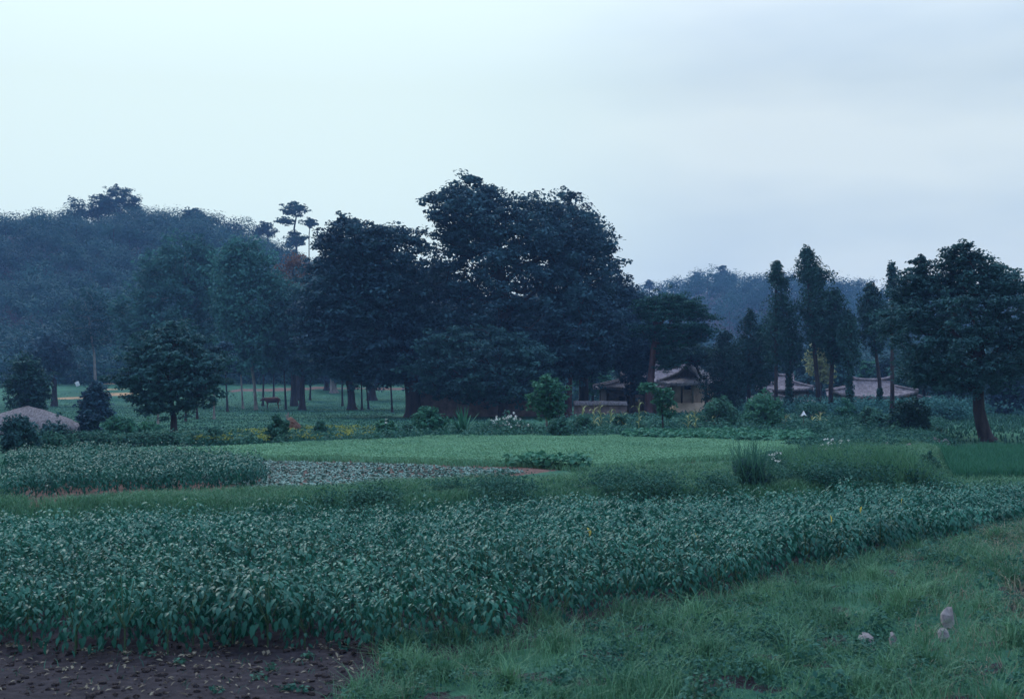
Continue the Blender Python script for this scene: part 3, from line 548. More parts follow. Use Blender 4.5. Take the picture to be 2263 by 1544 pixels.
# ---------------------------------------------------------------- buildings
def hip_gable_roof(mb, w, d, ze, zr, gable=.45, sag=.25, lift=.25, ribs=.3, jag=0., thick=.14, open_gable=True, nx=60, ny=14, zf=.42):
    """ridge along local x; lower skirt runs all round, the upper part ends in two gables"""
    hw, hd = w/2, d/2; gx = hw-hd*gable*1.6; zb = ze+(zr-ze)*zf; bd = hd*.55
    def edge_up(u): return lift*abs(u)**3
    def ribz(s): return .045*np.abs(np.sin(np.pi*s/ribs))
    # long slopes
    for sgn in (-1, 1):
        us = np.linspace(-1, 1, nx*2); vs = np.linspace(0, 1, ny); V = []
        for v in vs:
            z = ze+(zr-ze)*(v-sag*v*(1-v)*1.3); half = hw+(gx-hw)*min(v/.55, 1); yy = sgn*(hd*(1-v)+.02)
            jj = jag*rg.normal(size=len(us))*(v < .05)
            V.append(np.stack([us*half, yy+0*us-sgn*jj*.5, z+edge_up(us)*(1-v)+ribz(us*half)+.012*rg.normal(size=len(us))-abs(jj)*.3], 1))
        V = np.array(V); a, b = V.shape[:2]; idx = np.arange(a*b).reshape(a, b)
        q = np.stack([idx[:-1, :-1], idx[:-1, 1:], idx[1:, 1:], idx[1:, :-1]], -1).reshape(-1, 4)
        mb.add(V.reshape(-1, 3), q, .5)
        V2 = V.copy().reshape(-1, 3); V2[:, 2] -= thick; mb.add(V2, q[:, ::-1], .5)
        e0 = V[0]; e1 = e0-np.array([0, 0, thick]); f = [[i, i+1, b+i+1, b+i] for i in range(b-1)]; mb.add(np.concatenate([e0, e1]), f, .3)
    # hips at the ends
    for sgn in (-1, 1):
        us = np.linspace(-1, 1, nx); vs = np.linspace(0, 1, ny//2+3); V = []
        for v in vs:
            z = ze+(zb-ze)*(v-sag*v*(1-v)); xx = sgn*(hw+(gx-hw)*v); half = hd+(bd-hd)*v*.82
            jj = jag*rg.normal(size=len(us))*(v < .05)
            V.append(np.stack([xx+0*us-sgn*jj*.5, us*half, z+edge_up(us)*(1-v)+ribz(us*half)+.012*rg.normal(size=len(us))-abs(jj)*.3+.01], 1))
        V = np.array(V); a, b = V.shape[:2]; idx = np.arange(a*b).reshape(a, b)
        q = np.stack([idx[:-1, :-1], idx[:-1, 1:], idx[1:, 1:], idx[1:, :-1]], -1).reshape(-1, 4)
        mb.add(V.reshape(-1, 3), q, .5); V2 = V.copy().reshape(-1, 3); V2[:, 2] -= thick; mb.add(V2, q[:, ::-1], .5)
        e0 = V[0]; e1 = e0-np.array([0, 0, thick]); f = [[i, i+1, b+i+1, b+i] for i in range(b-1)]; mb.add(np.concatenate([e0, e1]), f, .3)
    # ridge and hip rolls
    xs_ = np.linspace(-gx*1.04, gx*1.04, 14); tube(mb, np.stack([xs_, 0*xs_, zr+.08+lift*.6*np.abs(xs_/gx)**3], 1), .13, 6, cap=True)
    for sx_ in (-1, 1):
        for sy_ in (-1, 1):
            v = np.linspace(0, .55, 7); x_ = hw+(gx-hw)*v/.55; y_ = hd*(1-v); z_ = ze+(zr-ze)*(v-sag*v*(1-v)*1.3)+lift*(1-v)+.08
            tube(mb, np.stack([sx_*x_, sy_*y_, z_], 1), .1, 6, cap=True)
            v = np.linspace(.45, 1, 6); y_ = hd*(1-v); z_ = ze+(zr-ze)*(v-sag*v*(1-v)*1.3)+.07
            tube(mb, np.stack([0*v+sx_*gx*1.01, sy_*y_, z_], 1), .09, 6)
    return gx, bd, zb
def place(o, loc, rz): o.location = loc; o.rotation_euler = (0, 0, rz); return o
def house(name, label, px, Y, w, d, ze, zr, rz, roofm='tile', wallm='clay', jag=.02, cat='house', gable=.45, sink=.4, wz=None, win=((.0, .9, 1.1, .9),), posts=5, lift=.25, stonefoot=0., over=.55, ribs=.3):
    x = (px-CX)*Y/F; g = float(H(x, Y)) if wz is None else wz
    e = place(empty(name, (0, 0, 0), label, cat), (x, Y, g), rz)
    rf = MB(); gx, bd, zb = hip_gable_roof(rf, w, d, ze, zr, gable, jag=jag, lift=lift, ribs=ribs); rf.build('roof', M[roofm], e)
    for s in (-1, 1):
        gm = MB(); gm.add([[s*gx*.96, -bd*.95, zb-.1], [s*gx*.96, bd*.95, zb-.1], [s*gx*.96, 0, zr-.05]], [[0, 1, 2]]); gm.build('gable', M['wood'], e)
    ww, dd = w/2-over, d/2-over
    wl = MB(); box(wl, (-ww, -dd, -sink), (ww, dd, ze+.15)); wl.build('wall', M[wallm], e)
    for k in range(posts):
        u = -ww+2*ww*k/(posts-1)
        for s in (-1, 1):
            p = MB(); box(p, (u-.08, s*(dd+.03)-.07, -.3), (u+.08, s*(dd+.03)+.07, ze+.05)); p.build('post', M['wood'], e)
    for s in (-1, 1):
        b = MB(); box(b, (-ww-.1, s*(dd+.04)-.06, ze-.32), (ww+.1, s*(dd+.04)+.06, ze-.16)); b.build('beam', M['wood'], e)
    if stonefoot:
        f = MB(); box(f, (-ww-.25, -dd-.25, -sink), (ww+.25, dd+.25, stonefoot)); f.build('foundation', M['stone'], e)
    for (u, z0, a, b_) in win:
        q = MB(); y0 = -dd-.03
        for (p0, p1) in (((u*ww-a/2, z0), (u*ww+a/2, z0+.07)), ((u*ww-a/2, z0+b_-.07), (u*ww+a/2, z0+b_)), ((u*ww-a/2, z0+.07), (u*ww-a/2+.07, z0+b_-.07)), ((u*ww+a/2-.07, z0+.07), (u*ww+a/2, z0+b_-.07))):
            box(q, (p0[0], y0-.04, p0[1]), (p1[0], y0+.02, p1[1]))
        wn = q.build('window', M['wood'], e)
        q = MB(); box(q, (u*ww-a/2+.07, y0-.01, z0+.07), (u*ww+a/2-.07, y0+.02, z0+b_-.07)); q.build('opening', M['dark'], wn)
    return e
# the gabled cottage: its gable end and clay wall face the field
YC = 103.
cx_, cg = (1540-CX)*YC/F, float(H((1540-CX)*YC/F, YC))
ct = empty('cottage', (cx_, YC+2.6, cg), 'gabled clay cottage with ragged grey roof and ochre end wall', 'cottage'); ct.rotation_euler = (0, 0, math.radians(63))
rf = MB(); gxx, bdd, zbb = hip_gable_roof(rf, 6.5, 3.5, 2.5, 3.85, .7, sag=.2, zf=.30, lift=.12, ribs=.34, jag=.12, thick=.2)
rf.build('roof', M['ragged'], ct)
for s in (-1, 1):
    gm = MB(); gm.add([[s*gxx*.97, -bdd*.98, zbb-.15], [s*gxx*.97, bdd*.98, zbb-.15], [s*gxx*.97, 0, 3.78]], [[0, 1, 2]]); gm.build('gable', M['wood'], ct)
# end wall: stacked clay courses as thin raised ledges, between posts, on a battered plaster base
wl = MB(); box(wl, (-2.4, -.92, .5), (2.4, .92, 2.62))
for k in range(13):
    z = 1.05+k*.115
    box(wl, (-2.44, -.86, z), (-2.4+.01, .86, z+.075), mat=0); box(wl, (-2.38, -.95, z), (2.38, -.92+.01, z+.075)); box(wl, (-2.38, .91, z), (2.38, .95, z+.075))
wl.build('wall', M['clay'], ct)
bs = MB()
V = []
for (zz, a, b) in ((-.5, 3.0, 1.75), (0, 2.85, 1.55), (.55, 2.6, 1.22), (.98, 2.48, 1.08)):
    for (sx_, sy_) in ((-1, -1), (1, -1), (1, 1), (-1, 1)): V.append((sx_*a+.03*rg.normal(), sy_*b+.04*rg.normal(), zz))
fcs = [[i*4+j, i*4+(j+1) % 4, (i+1)*4+(j+1) % 4, (i+1)*4+j] for i in range(3) for j in range(4)]+[[12, 13, 14, 15]]
bs.add(V, fcs); bs.build('foundation', M['plaster'], ct)
for (x_, y_) in ((-2.46, -.9), (-2.46, .9), (-2.46, 0), (2.46, -.9), (2.46, .9)):
    q = MB(); box(q, (x_-.06, y_-.06, .95), (x_+.06, y_+.06, 2.66)); q.build('post', M['lbark'] if y_ else M['wood'], ct)
q = MB(); box(q, (-2.5, -1.35, 2.38), (-2.4, 1.3, 2.52)); q.build('beam', M['wood'], ct)
q = MB(); box(q, (-2.47, -.75, 2.0), (-2.425, -.2, 2.36)); w1 = q.build('window', M['wood'], ct)
q = MB(); box(q, (-2.485, -.7, 2.05), (-2.465, -.25, 2.32)); q.build('opening', M['dark'], w1)
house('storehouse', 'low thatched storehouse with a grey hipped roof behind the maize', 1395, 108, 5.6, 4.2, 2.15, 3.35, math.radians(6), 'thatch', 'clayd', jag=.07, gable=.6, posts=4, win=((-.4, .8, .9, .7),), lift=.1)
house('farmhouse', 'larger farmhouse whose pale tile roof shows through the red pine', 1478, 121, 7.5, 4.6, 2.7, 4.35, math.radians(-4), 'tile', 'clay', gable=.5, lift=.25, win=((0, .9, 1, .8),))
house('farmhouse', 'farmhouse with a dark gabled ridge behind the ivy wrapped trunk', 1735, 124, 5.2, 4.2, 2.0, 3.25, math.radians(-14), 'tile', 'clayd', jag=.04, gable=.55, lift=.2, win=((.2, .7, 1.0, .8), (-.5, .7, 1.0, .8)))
house('outhouse', 'low outhouse with a short grey thatch roof behind the bright bush', 1702, 110, 3.2, 2.8, 1.1, 1.95, math.radians(8), 'thatch', 'clayd', jag=.06, cat='outhouse', gable=.7, posts=3, win=(), lift=.08)
house('tiled_hall', 'long low hall with upturned tile roof between the junipers and the big edge tree', 1925, 112, 6.9, 4.3, 1.45, 2.75, math.radians(-5), 'tile', 'clay', jag=.02, gable=.5, lift=.45, posts=6, win=((-.5, .4, 1.0, .6), (0, .4, 1, .6), (.5, .4, 1, .6)))
house('outhouse', 'small tiled outhouse at the right end of the long hall', 2018, 116, 2.8, 2.6, 1.0, 1.8, math.radians(10), 'tile', 'clayd', cat='outhouse', gable=.7, posts=3, win=(), lift=.15)
# courtyard wall of clay with a tile coping, in two runs
def yard_wall(label, a, b, Ya, Yb, h, name='courtyard_wall', m='clayd', cm='tile', cat='wall'):
    pa = W(a, 900, Ya); pb = W(b, 900, Yb); n_ = 24; T = np.linspace(0, 1, n_)
    xy = np.stack([pa[0]+(pb[0]-pa[0])*T, Ya+(Yb-Ya)*T], 1); zg = H(xy[:, 0], xy[:, 1]); d_ = unit(np.array([[pb[0]-pa[0], Yb-Ya]]))[0]; nn = np.array([-d_[1], d_[0]])*.2
    e = empty(name, (xy[n_//2, 0], xy[n_//2, 1], zg[n_//2]), label, cat); O = np.array(e.location)
    tops = zg+h+.05*noise(xy[:, 0], xy[:, 1], 2, 2)
    for nm, w_, z0, z1, mm in (('wall', 1., zg-.4, tops, m), ('coping', 1.9, tops-.04, tops+.10, cm)):
        L0 = np.column_stack([xy-nn*w_, z0]); L1 = np.column_stack([xy-nn*w_, z1]); R1 = np.column_stack([xy+nn*w_, z1]); R0 = np.column_stack([xy+nn*w_, z0])
        mid = np.column_stack([xy, z1+(.16 if nm == 'coping' else 0)])
        V = np.concatenate([L0, L1, mid, R1, R0]); f = []
        for r in range(4): f += [[r*n_+i, r*n_+i+1, (r+1)*n_+i+1, (r+1)*n_+i] for i in range(n_-1)]
        V = V+(.02*rg.normal(size=V.shape)*[1, 1, .6] if nm == 'coping' else 0)
        mb = MB(); mb.add(V, f); ends = [0, n_, 2*n_, 3*n_, 4*n_]; mb.add(V[ends], [[0, 1, 2, 3, 4]]); mb.add(V[[i+n_-1 for i in ends]], [[4, 3, 2, 1, 0]])
        mb.build(nm, M[mm], e, origin=O)
    return e
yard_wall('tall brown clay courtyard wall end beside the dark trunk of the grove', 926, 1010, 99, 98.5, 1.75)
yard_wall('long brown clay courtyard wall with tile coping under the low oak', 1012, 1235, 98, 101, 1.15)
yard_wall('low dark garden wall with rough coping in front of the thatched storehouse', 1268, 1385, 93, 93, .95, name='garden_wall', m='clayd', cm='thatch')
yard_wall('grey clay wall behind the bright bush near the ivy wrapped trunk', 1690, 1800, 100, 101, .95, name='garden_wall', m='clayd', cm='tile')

# thatched shed at the left edge
YS = 61.; sx0 = (62-CX)*YS/F; sg = float(H(sx0, YS))
sh = empty('thatched_shed', (sx0, YS, sg), 'low shed with sloping grey thatch at the left edge, half sunk in bushes', 'shed')
mb = MB(); us = np.linspace(0, 2*np.pi, 49)[:-1]; V = []
for k, v in enumerate(np.linspace(0, 1, 14)):
    rr = math.cos(v*math.pi/2)**.9 if v < 1 else .02
    V.append(np.stack([2.55*rr*np.cos(us)*(1+.03*rg.normal(size=48)*(k < 2)), 1.7*rr*np.sin(us), .1+1.2*v**.95+.02*rg.normal(size=48)+0*us], 1))
V = np.array(V); idx = np.arange(14*48).reshape(14, 48)
mb.add(V.reshape(-1, 3), np.stack([idx[:-1], np.roll(idx, -1, 1)[:-1], np.roll(idx, -1, 1)[1:], idx[1:]], -1).reshape(-1, 4)); mb.add(V[-1], [list(range(48))])
mb.build('roof', M['thatch'], sh, smooth=True)
mb = MB(); box(mb, (-1.9, -1.15, -.3), (1.9, 1.15, .45)); mb.build('wall', M['clayd'], sh)

# ---------------------------------------------------------------- bushes, shrubs and single plants
def bush(name, label, px, by, top, wpx, cat='bush', leaf='weed', n=26, nl=90, ls=.1, Y=None, flat=.75, group=None, stems=True, up=.4, pr=None, rowsf=None, flowers=None, aspect=.6):
    Y = Y or gY(px, by); x = (px-CX)*Y/F; g = float(H(x, Y)); hw = wpx/2
    e = empty(name, (x, Y, g), label, cat, group)
    rows = rowsf or [(top, px-hw*.35, px+hw*.35), (top+(by-top)*.25, px-hw*.85, px+hw*.85), (top+(by-top)*.6, px-hw, px+hw), (by-3, px-hw*.8, px+hw*.8)]
    pr = pr or max(.16, hw*Y/F*.34)
    C, R = envelope(rows, Y, n, pr, .9)
    mb = MB(); puffs(mb, C, R, flat, nl, ls, up, aspect=aspect); puffs(mb, C+rg.normal(size=C.shape)*R[:, None]*.7, R*.4, 1, max(5, nl//6), ls, up*.7, aspect=aspect); mb.build('foliage', M[leaf], e, origin=(x, Y, g))
    ms = MB()
    for c in C[::2]:
        b = np.array([x+rg.normal()*.06, Y+rg.normal()*.06, g-.05]); tube(ms, [b, (b+c)/2+rg.normal(size=3)*.04, c], [.022, .015, .007], 4)
    ms.build('stem', M['bark'], e, origin=(x, Y, g))
    if flowers:
        mf = MB(); k, r_ = flowers; d = unit(rg.normal(size=(k, 3))); d[:, 2] = abs(d[:, 2])*.9+.15; d[:, 1] = -abs(d[:, 1])*.8
        i = rg.integers(0, len(C), k); p = C[i]+d*R[i, None]*1.05; p = p[p[:, 2] > g+(C[:, 2].max()-g)*.45]
        puffs(mf, p, r_, .8, 7, r_*1.5, .4); mf.build('blossom', M['white'], e, origin=(x, Y, g))
    return e
bush('bush', 'dark leafy bush partly hiding the brown straw heap', 617, 982, 923, 56, ls=.13, n=34, leaf='weed')
bush('bush', 'small upright bush right of the straw heap', 707, 978, 934, 34, ls=.12, n=18)
bush('bush', 'bush with a few white blossoms near the yellow flowers', 852, 972, 928, 52, ls=.13, n=26, leaf='fresh', flowers=(8, .06))
bush('bush', 'wide light green bush in front of the dark trunk at the wall end', 946, 968, 905, 86, ls=.14, n=46, leaf='fresh')
bush('bush', 'low bush left of the wide light green bush', 902, 968, 942, 40, ls=.12, n=14)
bush('flowering_bush', 'low bush topped with a crowd of white flowers before the clay wall', 1118, 966, 932, 118, ls=.11, n=50, leaf='weed', flowers=(80, .055), cat='flowering bush')
bush('bush', 'dark leafy bush at the foot of the light green sapling', 1232, 972, 925, 60, ls=.12, n=30)
bush('bush', 'low bush at the base of the garden wall by the maize', 1290, 965, 920, 50, ls=.12, n=22)
bush('bush', 'rounded bush in front of the red pine trunk', 1372, 955, 918, 40, ls=.12, n=18)
bush('bush', 'bright green topped round bush in front of the outhouse', 1684, 948, 873, 84, ls=.14, n=60, leaf='fresh')
def twigs(e, x, Y, g, k, h, r, leaf, w_=.02):
    mb = MB()
    for i in range(k):
        a = rg.uniform(0, 6.28); strap(mb, (rg.normal()*r*.3, rg.normal()*r*.3, 0), a, h*rg.uniform(.6, 1.15), w_, rg.uniform(.8, 1.5), rg.uniform(-.1, .5), 4, tint=rg.random())
    mb.build('twigs', M[leaf], e)
bush('bush', 'dark bush with a yellowish sprig by the pale bank top', 2008, 958, 885, 95, ls=.13, n=60, leaf='juniper', nl=100)
bush('bush', 'low bush left of the dark bush by the pale bank top', 1925, 950, 902, 70, ls=.12, n=36)
bush('bush', 'green bush under the long hall roof', 1868, 935, 885, 50, ls=.13, n=26, leaf='fresh')
bush('bush', 'dark leafy bush under the juniper trunks', 1795, 935, 888, 70, ls=.12, n=36)
bush('bush', 'dark bush hiding the foot of the squat juniper', 1590, 950, 885, 90, ls=.13, n=50)
bush('bush', 'low dark bush hiding the cottage foundation corner', 1548, 946, 922, 44, ls=.12, n=22)
bush('bush', 'small dark bush on the low bank beside the weeds and rice', 2045, 1062, 1008, 60, ls=.06, n=30, leaf='weed', nl=110)
bush('bush', 'pale green bush behind the hedge under the dark rounded tree', 262, 960, 925, 80, ls=.12, n=40, leaf='fresh')
bush('bush', 'yellowish green bush right of the pale green one behind the hedge', 325, 962, 935, 60, ls=.12, n=26, leaf='fresh')
bush('bush', 'dark bush in front of the thatched shed', 118, 990, 938, 80, ls=.11, n=40, leaf='oak')
bush('bush', 'dark bush at the left edge before the shed', 45, 1000, 920, 90, ls=.11, n=50, leaf='oak')
bush('bush', 'dark bush between the shed and the hedge', 196, 985, 905, 60, ls=.12, n=36, leaf='zelkova')
bush('bush', 'single bush poking from the hedge before the forked tree', 470, 985, 948, 38, ls=.1, n=18)
# hedge along the back of the field at the left
Yh = 50.; hp = [(px, 992-(px-100)*.032, 960+(5*math.sin(px*.05))) for px in range(80, 570, 14)]
hx = (300-CX)*Yh/F; e = empty('hedge', (hx, 50, float(H(hx, 50))), 'dark overgrown hedge along the far edge of the fields at the left', 'hedge')
mb = MB(); C = []; R = []
for px, by, ty in hp:
    Yq = min(gY(px, by), 70); 
    for k in range(5): C.append(W(px+rg.uniform(-8, 8), rg.uniform(ty+5, by), Yq)+[0, rg.uniform(-.4, .5), 0]); R.append(rg.uniform(.3, .5))
puffs(mb, np.array(C), np.array(R), .7, 150, .10, .4); mb.build('foliage', M['weed'], e, origin=e.location)
mb = MB()
for c in C[::3]: tube(mb, [[c[0], c[1], float(H(c[0], c[1]))-.05], c], [.03, .012], 4)
mb.build('stem', M['bark'], e, origin=e.location)
# saplings in front
tree('sapling', 'light green round headed sapling with a thin pale trunk before the clay wall', 'sapling', (1209, gY(1209, 966)), [(1208, 930), (1207, 890)],
     [(838, 1195, 1225), (855, 1175, 1242), (880, 1165, 1250), (905, 1178, 1240), (922, 1195, 1225)], n=46, pr=.36, nl=110, ls=.15, leaf='fresh', bark='lbark', tr=.06, flat=.7, minr=.01)
tree('sapling', 'thin sapling with sparse bright tufts in front of the cottage', 'sapling', (1466, gY(1466, 962)), [(1464, 920), (1460, 885)],
     [[(850, 1415, 1440), (862, 1412, 1456)], [(858, 1470, 1490), (875, 1440, 1492), (900, 1448, 1496), (922, 1455, 1488)]], n=36, pr=.26, nl=70, ls=.14, leaf='fresh', tr=.045, flat=.6, minr=.01)
tree('sapling', 'small bare stemmed sapling with yellow leaves beside the dark bush', 'sapling', (2003, gY(2003, 950)), [(2003, 930), (2002, 910)], [(895, 1992, 2012), (915, 1988, 2018)], n=10, pr=.2, nl=26, ls=.11, leaf='yellow', bark='lbark', tr=.045, minr=.01)

def strap(mb, base, az, L_, w_, rise=1.1, droop=1.6, seg=6, tint=.5, mat=0):
    p = np.array(base, float); a = rise; P = [p.copy()]
    for k in range(seg):
        p = p+np.array([math.cos(az)*math.cos(a), math.sin(az)*math.cos(a), math.sin(a)])*L_/seg; P.append(p.copy()); a -= droop/seg
    P = np.array(P); s = np.array([-math.sin(az), math.cos(az), 0]); ww = w_*np.sin(np.linspace(.25, np.pi*.98, seg+1))**.7
    V = np.concatenate([P-s*ww[:, None]/2, P+s*ww[:, None]/2]); f = [[i, i+1, seg+2+i, seg+1+i] for i in range(seg)]
    mb.add(V, f, tint, mat)
def corn(label, px, by, top, tone, k=9):
    Y = gY(px, by); x = (px-CX)*Y/F; g = float(H(x, Y)); h = (by-top)*Y/F
    e = empty('maize_plant', (x, Y, g), label, 'maize plant', 'maize plants before the garden wall and cottage')
    ms = MB(); tube(ms, [[0, 0, 0], [rg.normal()*.03, 0, h*.5], [rg.normal()*.06, 0, h]], [.022, .018, .008], 6); ms.build('stalk', M['corn'], e)
    ml = MB()
    for i in range(k): strap(ml, (0, 0, h*(.12+.8*i/k)), i*2.4+rg.normal()*.4, rg.uniform(.5, .75), .075, 1.15, rg.uniform(1.6, 2.6), tint=tone*rg.uniform(.6, 1.2))
    ml.build('leaf', M['corn'], e)
    mt_ = MB()
    for i in range(6): strap(mt_, (0, 0, h*.97), i*1.05, .22, .02, 1.25, .6)
    mt_.build('tassel', M['dry'], e); return e
for px, by, top, tone, lb in [(1287, 955, 900, .2, 'green maize plant at the left end of the garden wall'), (1313, 958, 898, .9, 'palest maize plant, tall and almost white in front of the garden wall'), (1326, 958, 893, .8, 'pale maize plant next to the palest one, tallest of the row'),
                              (1350, 955, 905, .4, 'maize plant before the middle of the garden wall'), (1376, 955, 915, 1., 'short yellow maize plant near the red pine trunk'), (1412, 955, 888, .3, 'green maize plant touching the red pine trunk'),
                              (1521, 955, 912, .8, 'yellow green maize plant in front of the cottage base'), (1536, 955, 908, .9, 'pale maize plant right of the cottage base'), (1581, 950, 920, 1.2, 'withered orange tipped maize plant right of the cottage'),
                              (1736, 948, 920, 1.2, 'withered orange tipped maize plant right of the bright bush'), (1794, 950, 924, 1.1, 'withered maize plant just right of the white folded sheet'), (1812, 945, 915, .9, 'bleached maize plant at the edge of the weedy bank')]:
    corn(lb, px, by, top, tone)
# fan shaped clump of long leaves
Yf = gY(1025, 965); xf = (1025-CX)*Yf/F; gf = float(H(xf, Yf)); e = empty('fan_plant', (xf, Yf, gf), 'fan shaped clump of long pointed leaves before the clay wall', 'plant')
mb = MB()
for k in range(46): strap(mb, (rg.normal()*.05, rg.normal()*.05, 0), rg.uniform(0, 6.28), rg.uniform(.9, 1.5), .06, rg.uniform(.9, 1.45), rg.uniform(.2, .8), tint=rg.random())
mb.build('foliage', M['fresh'], e)

eb = bush('bush', 'dark spiky bush growing out of the grassy bank', 1660, 1080, 1012, 84, ls=.06, leaf='oak', aspect=.35, nl=70, up=.3, n=30,
     rowsf=[(1012, 1635, 1655), (1026, 1618, 1682), (1050, 1622, 1705), (1070, 1635, 1712)])
twigs(eb, 0, 0, 0, 300, 1.05, .55, 'weed', .014)

# ---------------------------------------------------------------- straw heap, post, slab, folded sheet, stones
Yp = gY(640, 962); x = (640-CX)*Yp/F; g = float(H(x, Yp)); e = empty('straw_heap', (x, Yp, g), 'heap of reddish brown straw trailing off to the right behind the dark bush', 'straw heap')
mb = MB(); blob(mb, (.05, 0, .15), 1, (.42, .42, .62), .18, seed=1); blob(mb, (.45, .1, .05), 1, (.45, .4, .28), .2, seed=2); blob(mb, (.95, .15, .0), 1, (.5, .4, .14), .2, seed=5)
C = np.array([[.05, 0, .5], [.2, -.1, .3], [.5, 0, .2], [.9, .1, .1], [-.1, -.1, .3]]); puffs(mb, C, .35, .6, 60, .16, .5, aspect=.2); mb.build('straw', M['straw'], e, smooth=True)
mb = MB(); blob(mb, (-.33, -.18, .38), 1, (.27, .25, .27), .15, seed=4); mb.build('fresh_straw', M['strawy'], e, smooth=True)
x = (635-CX)*(Yp+.6)/F; g = float(H(x, Yp+.6)); mb = MB(); h_ = W(0, 911, Yp+.6)[2]-g
tube(mb, [[0, 0, -.1], [-.02, 0, h_*.5], [.0, 0, h_*.75], [.05, 0, h_]], [.06, .055, .05, .03], 7, cap=True); tube(mb, [[0, 0, h_*.75], [-.08, 0, h_*.9]], [.04, .025], 6, cap=True)
o = mb.build('forked_post', M['lbark']); o.location = (x, Yp+.6, g); tag(o, 'short forked grey post sticking up behind the straw heap', 'post')
Yq = gY(174, 856); x = (174-CX)*Yq/F; g = float(H(x, Yq)); s_ = Yq/F; mb = MB(); box(mb, (-4.2*s_, -.08, .1), (4.2*s_, .08, 12*s_)); 
o = mb.build('white_slab', M['whitestone']); o.location = (x, Yq, g+.1); o.rotation_euler = (0, math.radians(-24), .2); tag(o, 'small tilted white slab on the clearing above the thatched shed', 'slab')
bv = o.modifiers.new('bevel', 'BEVEL'); bv.width = .03; bv.segments = 2
Yq = 64.; x = (1776-CX)*Yq/F; zt = W(1776, 920, Yq)[2]; g = float(H(x, Yq)); mb = MB(); a = .15; h_ = .26
for s in (-1, 1):
    us = np.linspace(-1, 1, 7); V = []
    for v in np.linspace(0, 1, 5): V.append(np.stack([us*a*(1-v*.93)+.01*rg.normal(size=7), s*(.14*(1-v)+.005)+0*us, h_*v*(1-.25*(1-abs(us))*(1-v))+.09*(1-v)*(1-np.abs(us))], 1))
    V = np.array(V); idx = np.arange(35).reshape(5, 7); mb.add(V.reshape(-1, 3), np.stack([idx[:-1, :-1], idx[:-1, 1:], idx[1:, 1:], idx[1:, :-1]], -1).reshape(-1, 4))
o = mb.build('folded_sheet', M['whitestone'], smooth=True); o.location = (x, Yq, zt); so = o.modifiers.new('s', 'SOLIDIFY'); so.thickness = .012; tag(o, 'small white sheet folded into a point, propped on the weeds', 'sheet')
mb = MB(); tube(mb, [[0, 0, -.1], [0, 0, zt-g+.2]], .015, 5, cap=True); st = mb.build('prop_stick', M['wood']); st.location = (x, Yq, g); tag(st, 'thin stick holding up the folded white sheet', 'stick')
def stone(label, px, by, wpx, hpx, group=None, Y=None, seed=1, flat_=1.):
    Y = Y or gY(px, by); x = (px-CX)*Y/F; g = float(H(x, Y)); k = Y/F; mb = MB(); blob(mb, (0, 0, hpx*k*.42), 1, (wpx*k/2, wpx*k*.42, hpx*k*.6), .22, 9, 6, seed)
    o = mb.build('field_stone', M['stone']); bv = o.modifiers.new('bevel', 'BEVEL'); bv.width = wpx*k*.06; bv.segments = 2; o.location = (x, Y, g); o.rotation_euler = (0, .1*seed, seed); return tag(o, label, 'stone', group)
stone('biggest pale rounded stone in the verge grass', 2092, 1385, 32, 42, seed=1); stone('half buried stone just below the biggest pale one', 2086, 1416, 28, 30, seed=2)
stone('pinkish rounded stone at the bottom edge of the verge', 1918, 1434, 38, 36, seed=3); stone('narrow tan stone between the pinkish stone and the pale ones', 1976, 1428, 22, 34, seed=4)
nm_ = ['leftmost', 'second', 'third', 'fourth', 'fifth', 'sixth', 'seventh', 'eighth', 'last']
for i, px in enumerate([452, 466, 479, 490, 502, 515, 528, 540, 552]):
    stone('small pale stone, the %s of the row behind the hedge end%s' % (nm_[i], '' if i in (0, 8) else ' from the left'), px, 966+2*(i % 2), 15, 9, 'pale stones behind the hedge end', seed=i)
for i, (px, by, lb) in enumerate([(1925, 985, 'grey stone at the left of the low rocky bank'), (1958, 990, 'wide grey stone low in the rocky bank'), (2065, 978, 'pale stone on top of the rocky bank'), (2090, 984, 'grey stone at the right end of the rocky bank'), (2012, 992, 'dark grey stone in the middle of the rocky bank')]):
    stone(lb, px, by, 26, 13, 'stones in the rocky bank', seed=i+11)

# ---------------------------------------------------------------- the cow
Yk = gY(600, 903); x = (602-CX)*Yk/F; g = float(H(x, Yk))
sk = [((.62, 0, 1.02), .27), ((.25, 0, .98), .31), ((-.2, 0, .98), .31), ((-.6, 0, 1.02), .26), ((-.82, 0, 1.12), .17), ((-1.02, 0, 1.10), .12), ((-1.2, 0, 1.0), .10), ((-1.34, 0, .90), .065)]
ed = [(i, i+1) for i in range(7)]; vs_ = [s[0] for s in sk]; rs_ = [s[1] for s in sk]
def chain(a, pts):
    for p, r in pts: vs_.append(p); rs_.append(r); ed.append((a, len(vs_)-1)); a = len(vs_)-1
for s in (-1, 1):
    chain(0, [((.66, s*.17, .78), .14), ((.58, s*.18, .58), .085), ((.70, s*.18, .40), .055), ((.67, s*.18, .12), .042), ((.64, s*.18, .0), .055)])
    chain(3, [((-.55, s*.16, .72), .11), ((-.55, s*.16, .42), .06), ((-.56, s*.16, .12), .042), ((-.59, s*.16, 0), .052)])
    chain(5, [((-1.0, s*.15, 1.17), .035), ((-1.0, s*.25, 1.15), .03)])
chain(0, [((.84, 0, 1.08), .06), ((.92, 0, .85), .028), ((.93, 0, .5), .022), ((.93, 0, .38), .04)])
me = bpy.data.meshes.new('cow'); me.from_pydata(vs_, ed, []); cow = bpy.data.objects.new('cow', me); S.collection.objects.link(cow)
sm = cow.modifiers.new('skin', 'SKIN')
for i, r in enumerate(rs_): me.skin_vertices[0].data[i].radius = (r, r*(1.12 if i < 4 else 1)); me.skin_vertices[0].data[i].use_root = (i == 1)
sb = cow.modifiers.new('sub', 'SUBSURF'); sb.levels = sb.render_levels = 2; me.materials.append(M['hide'])
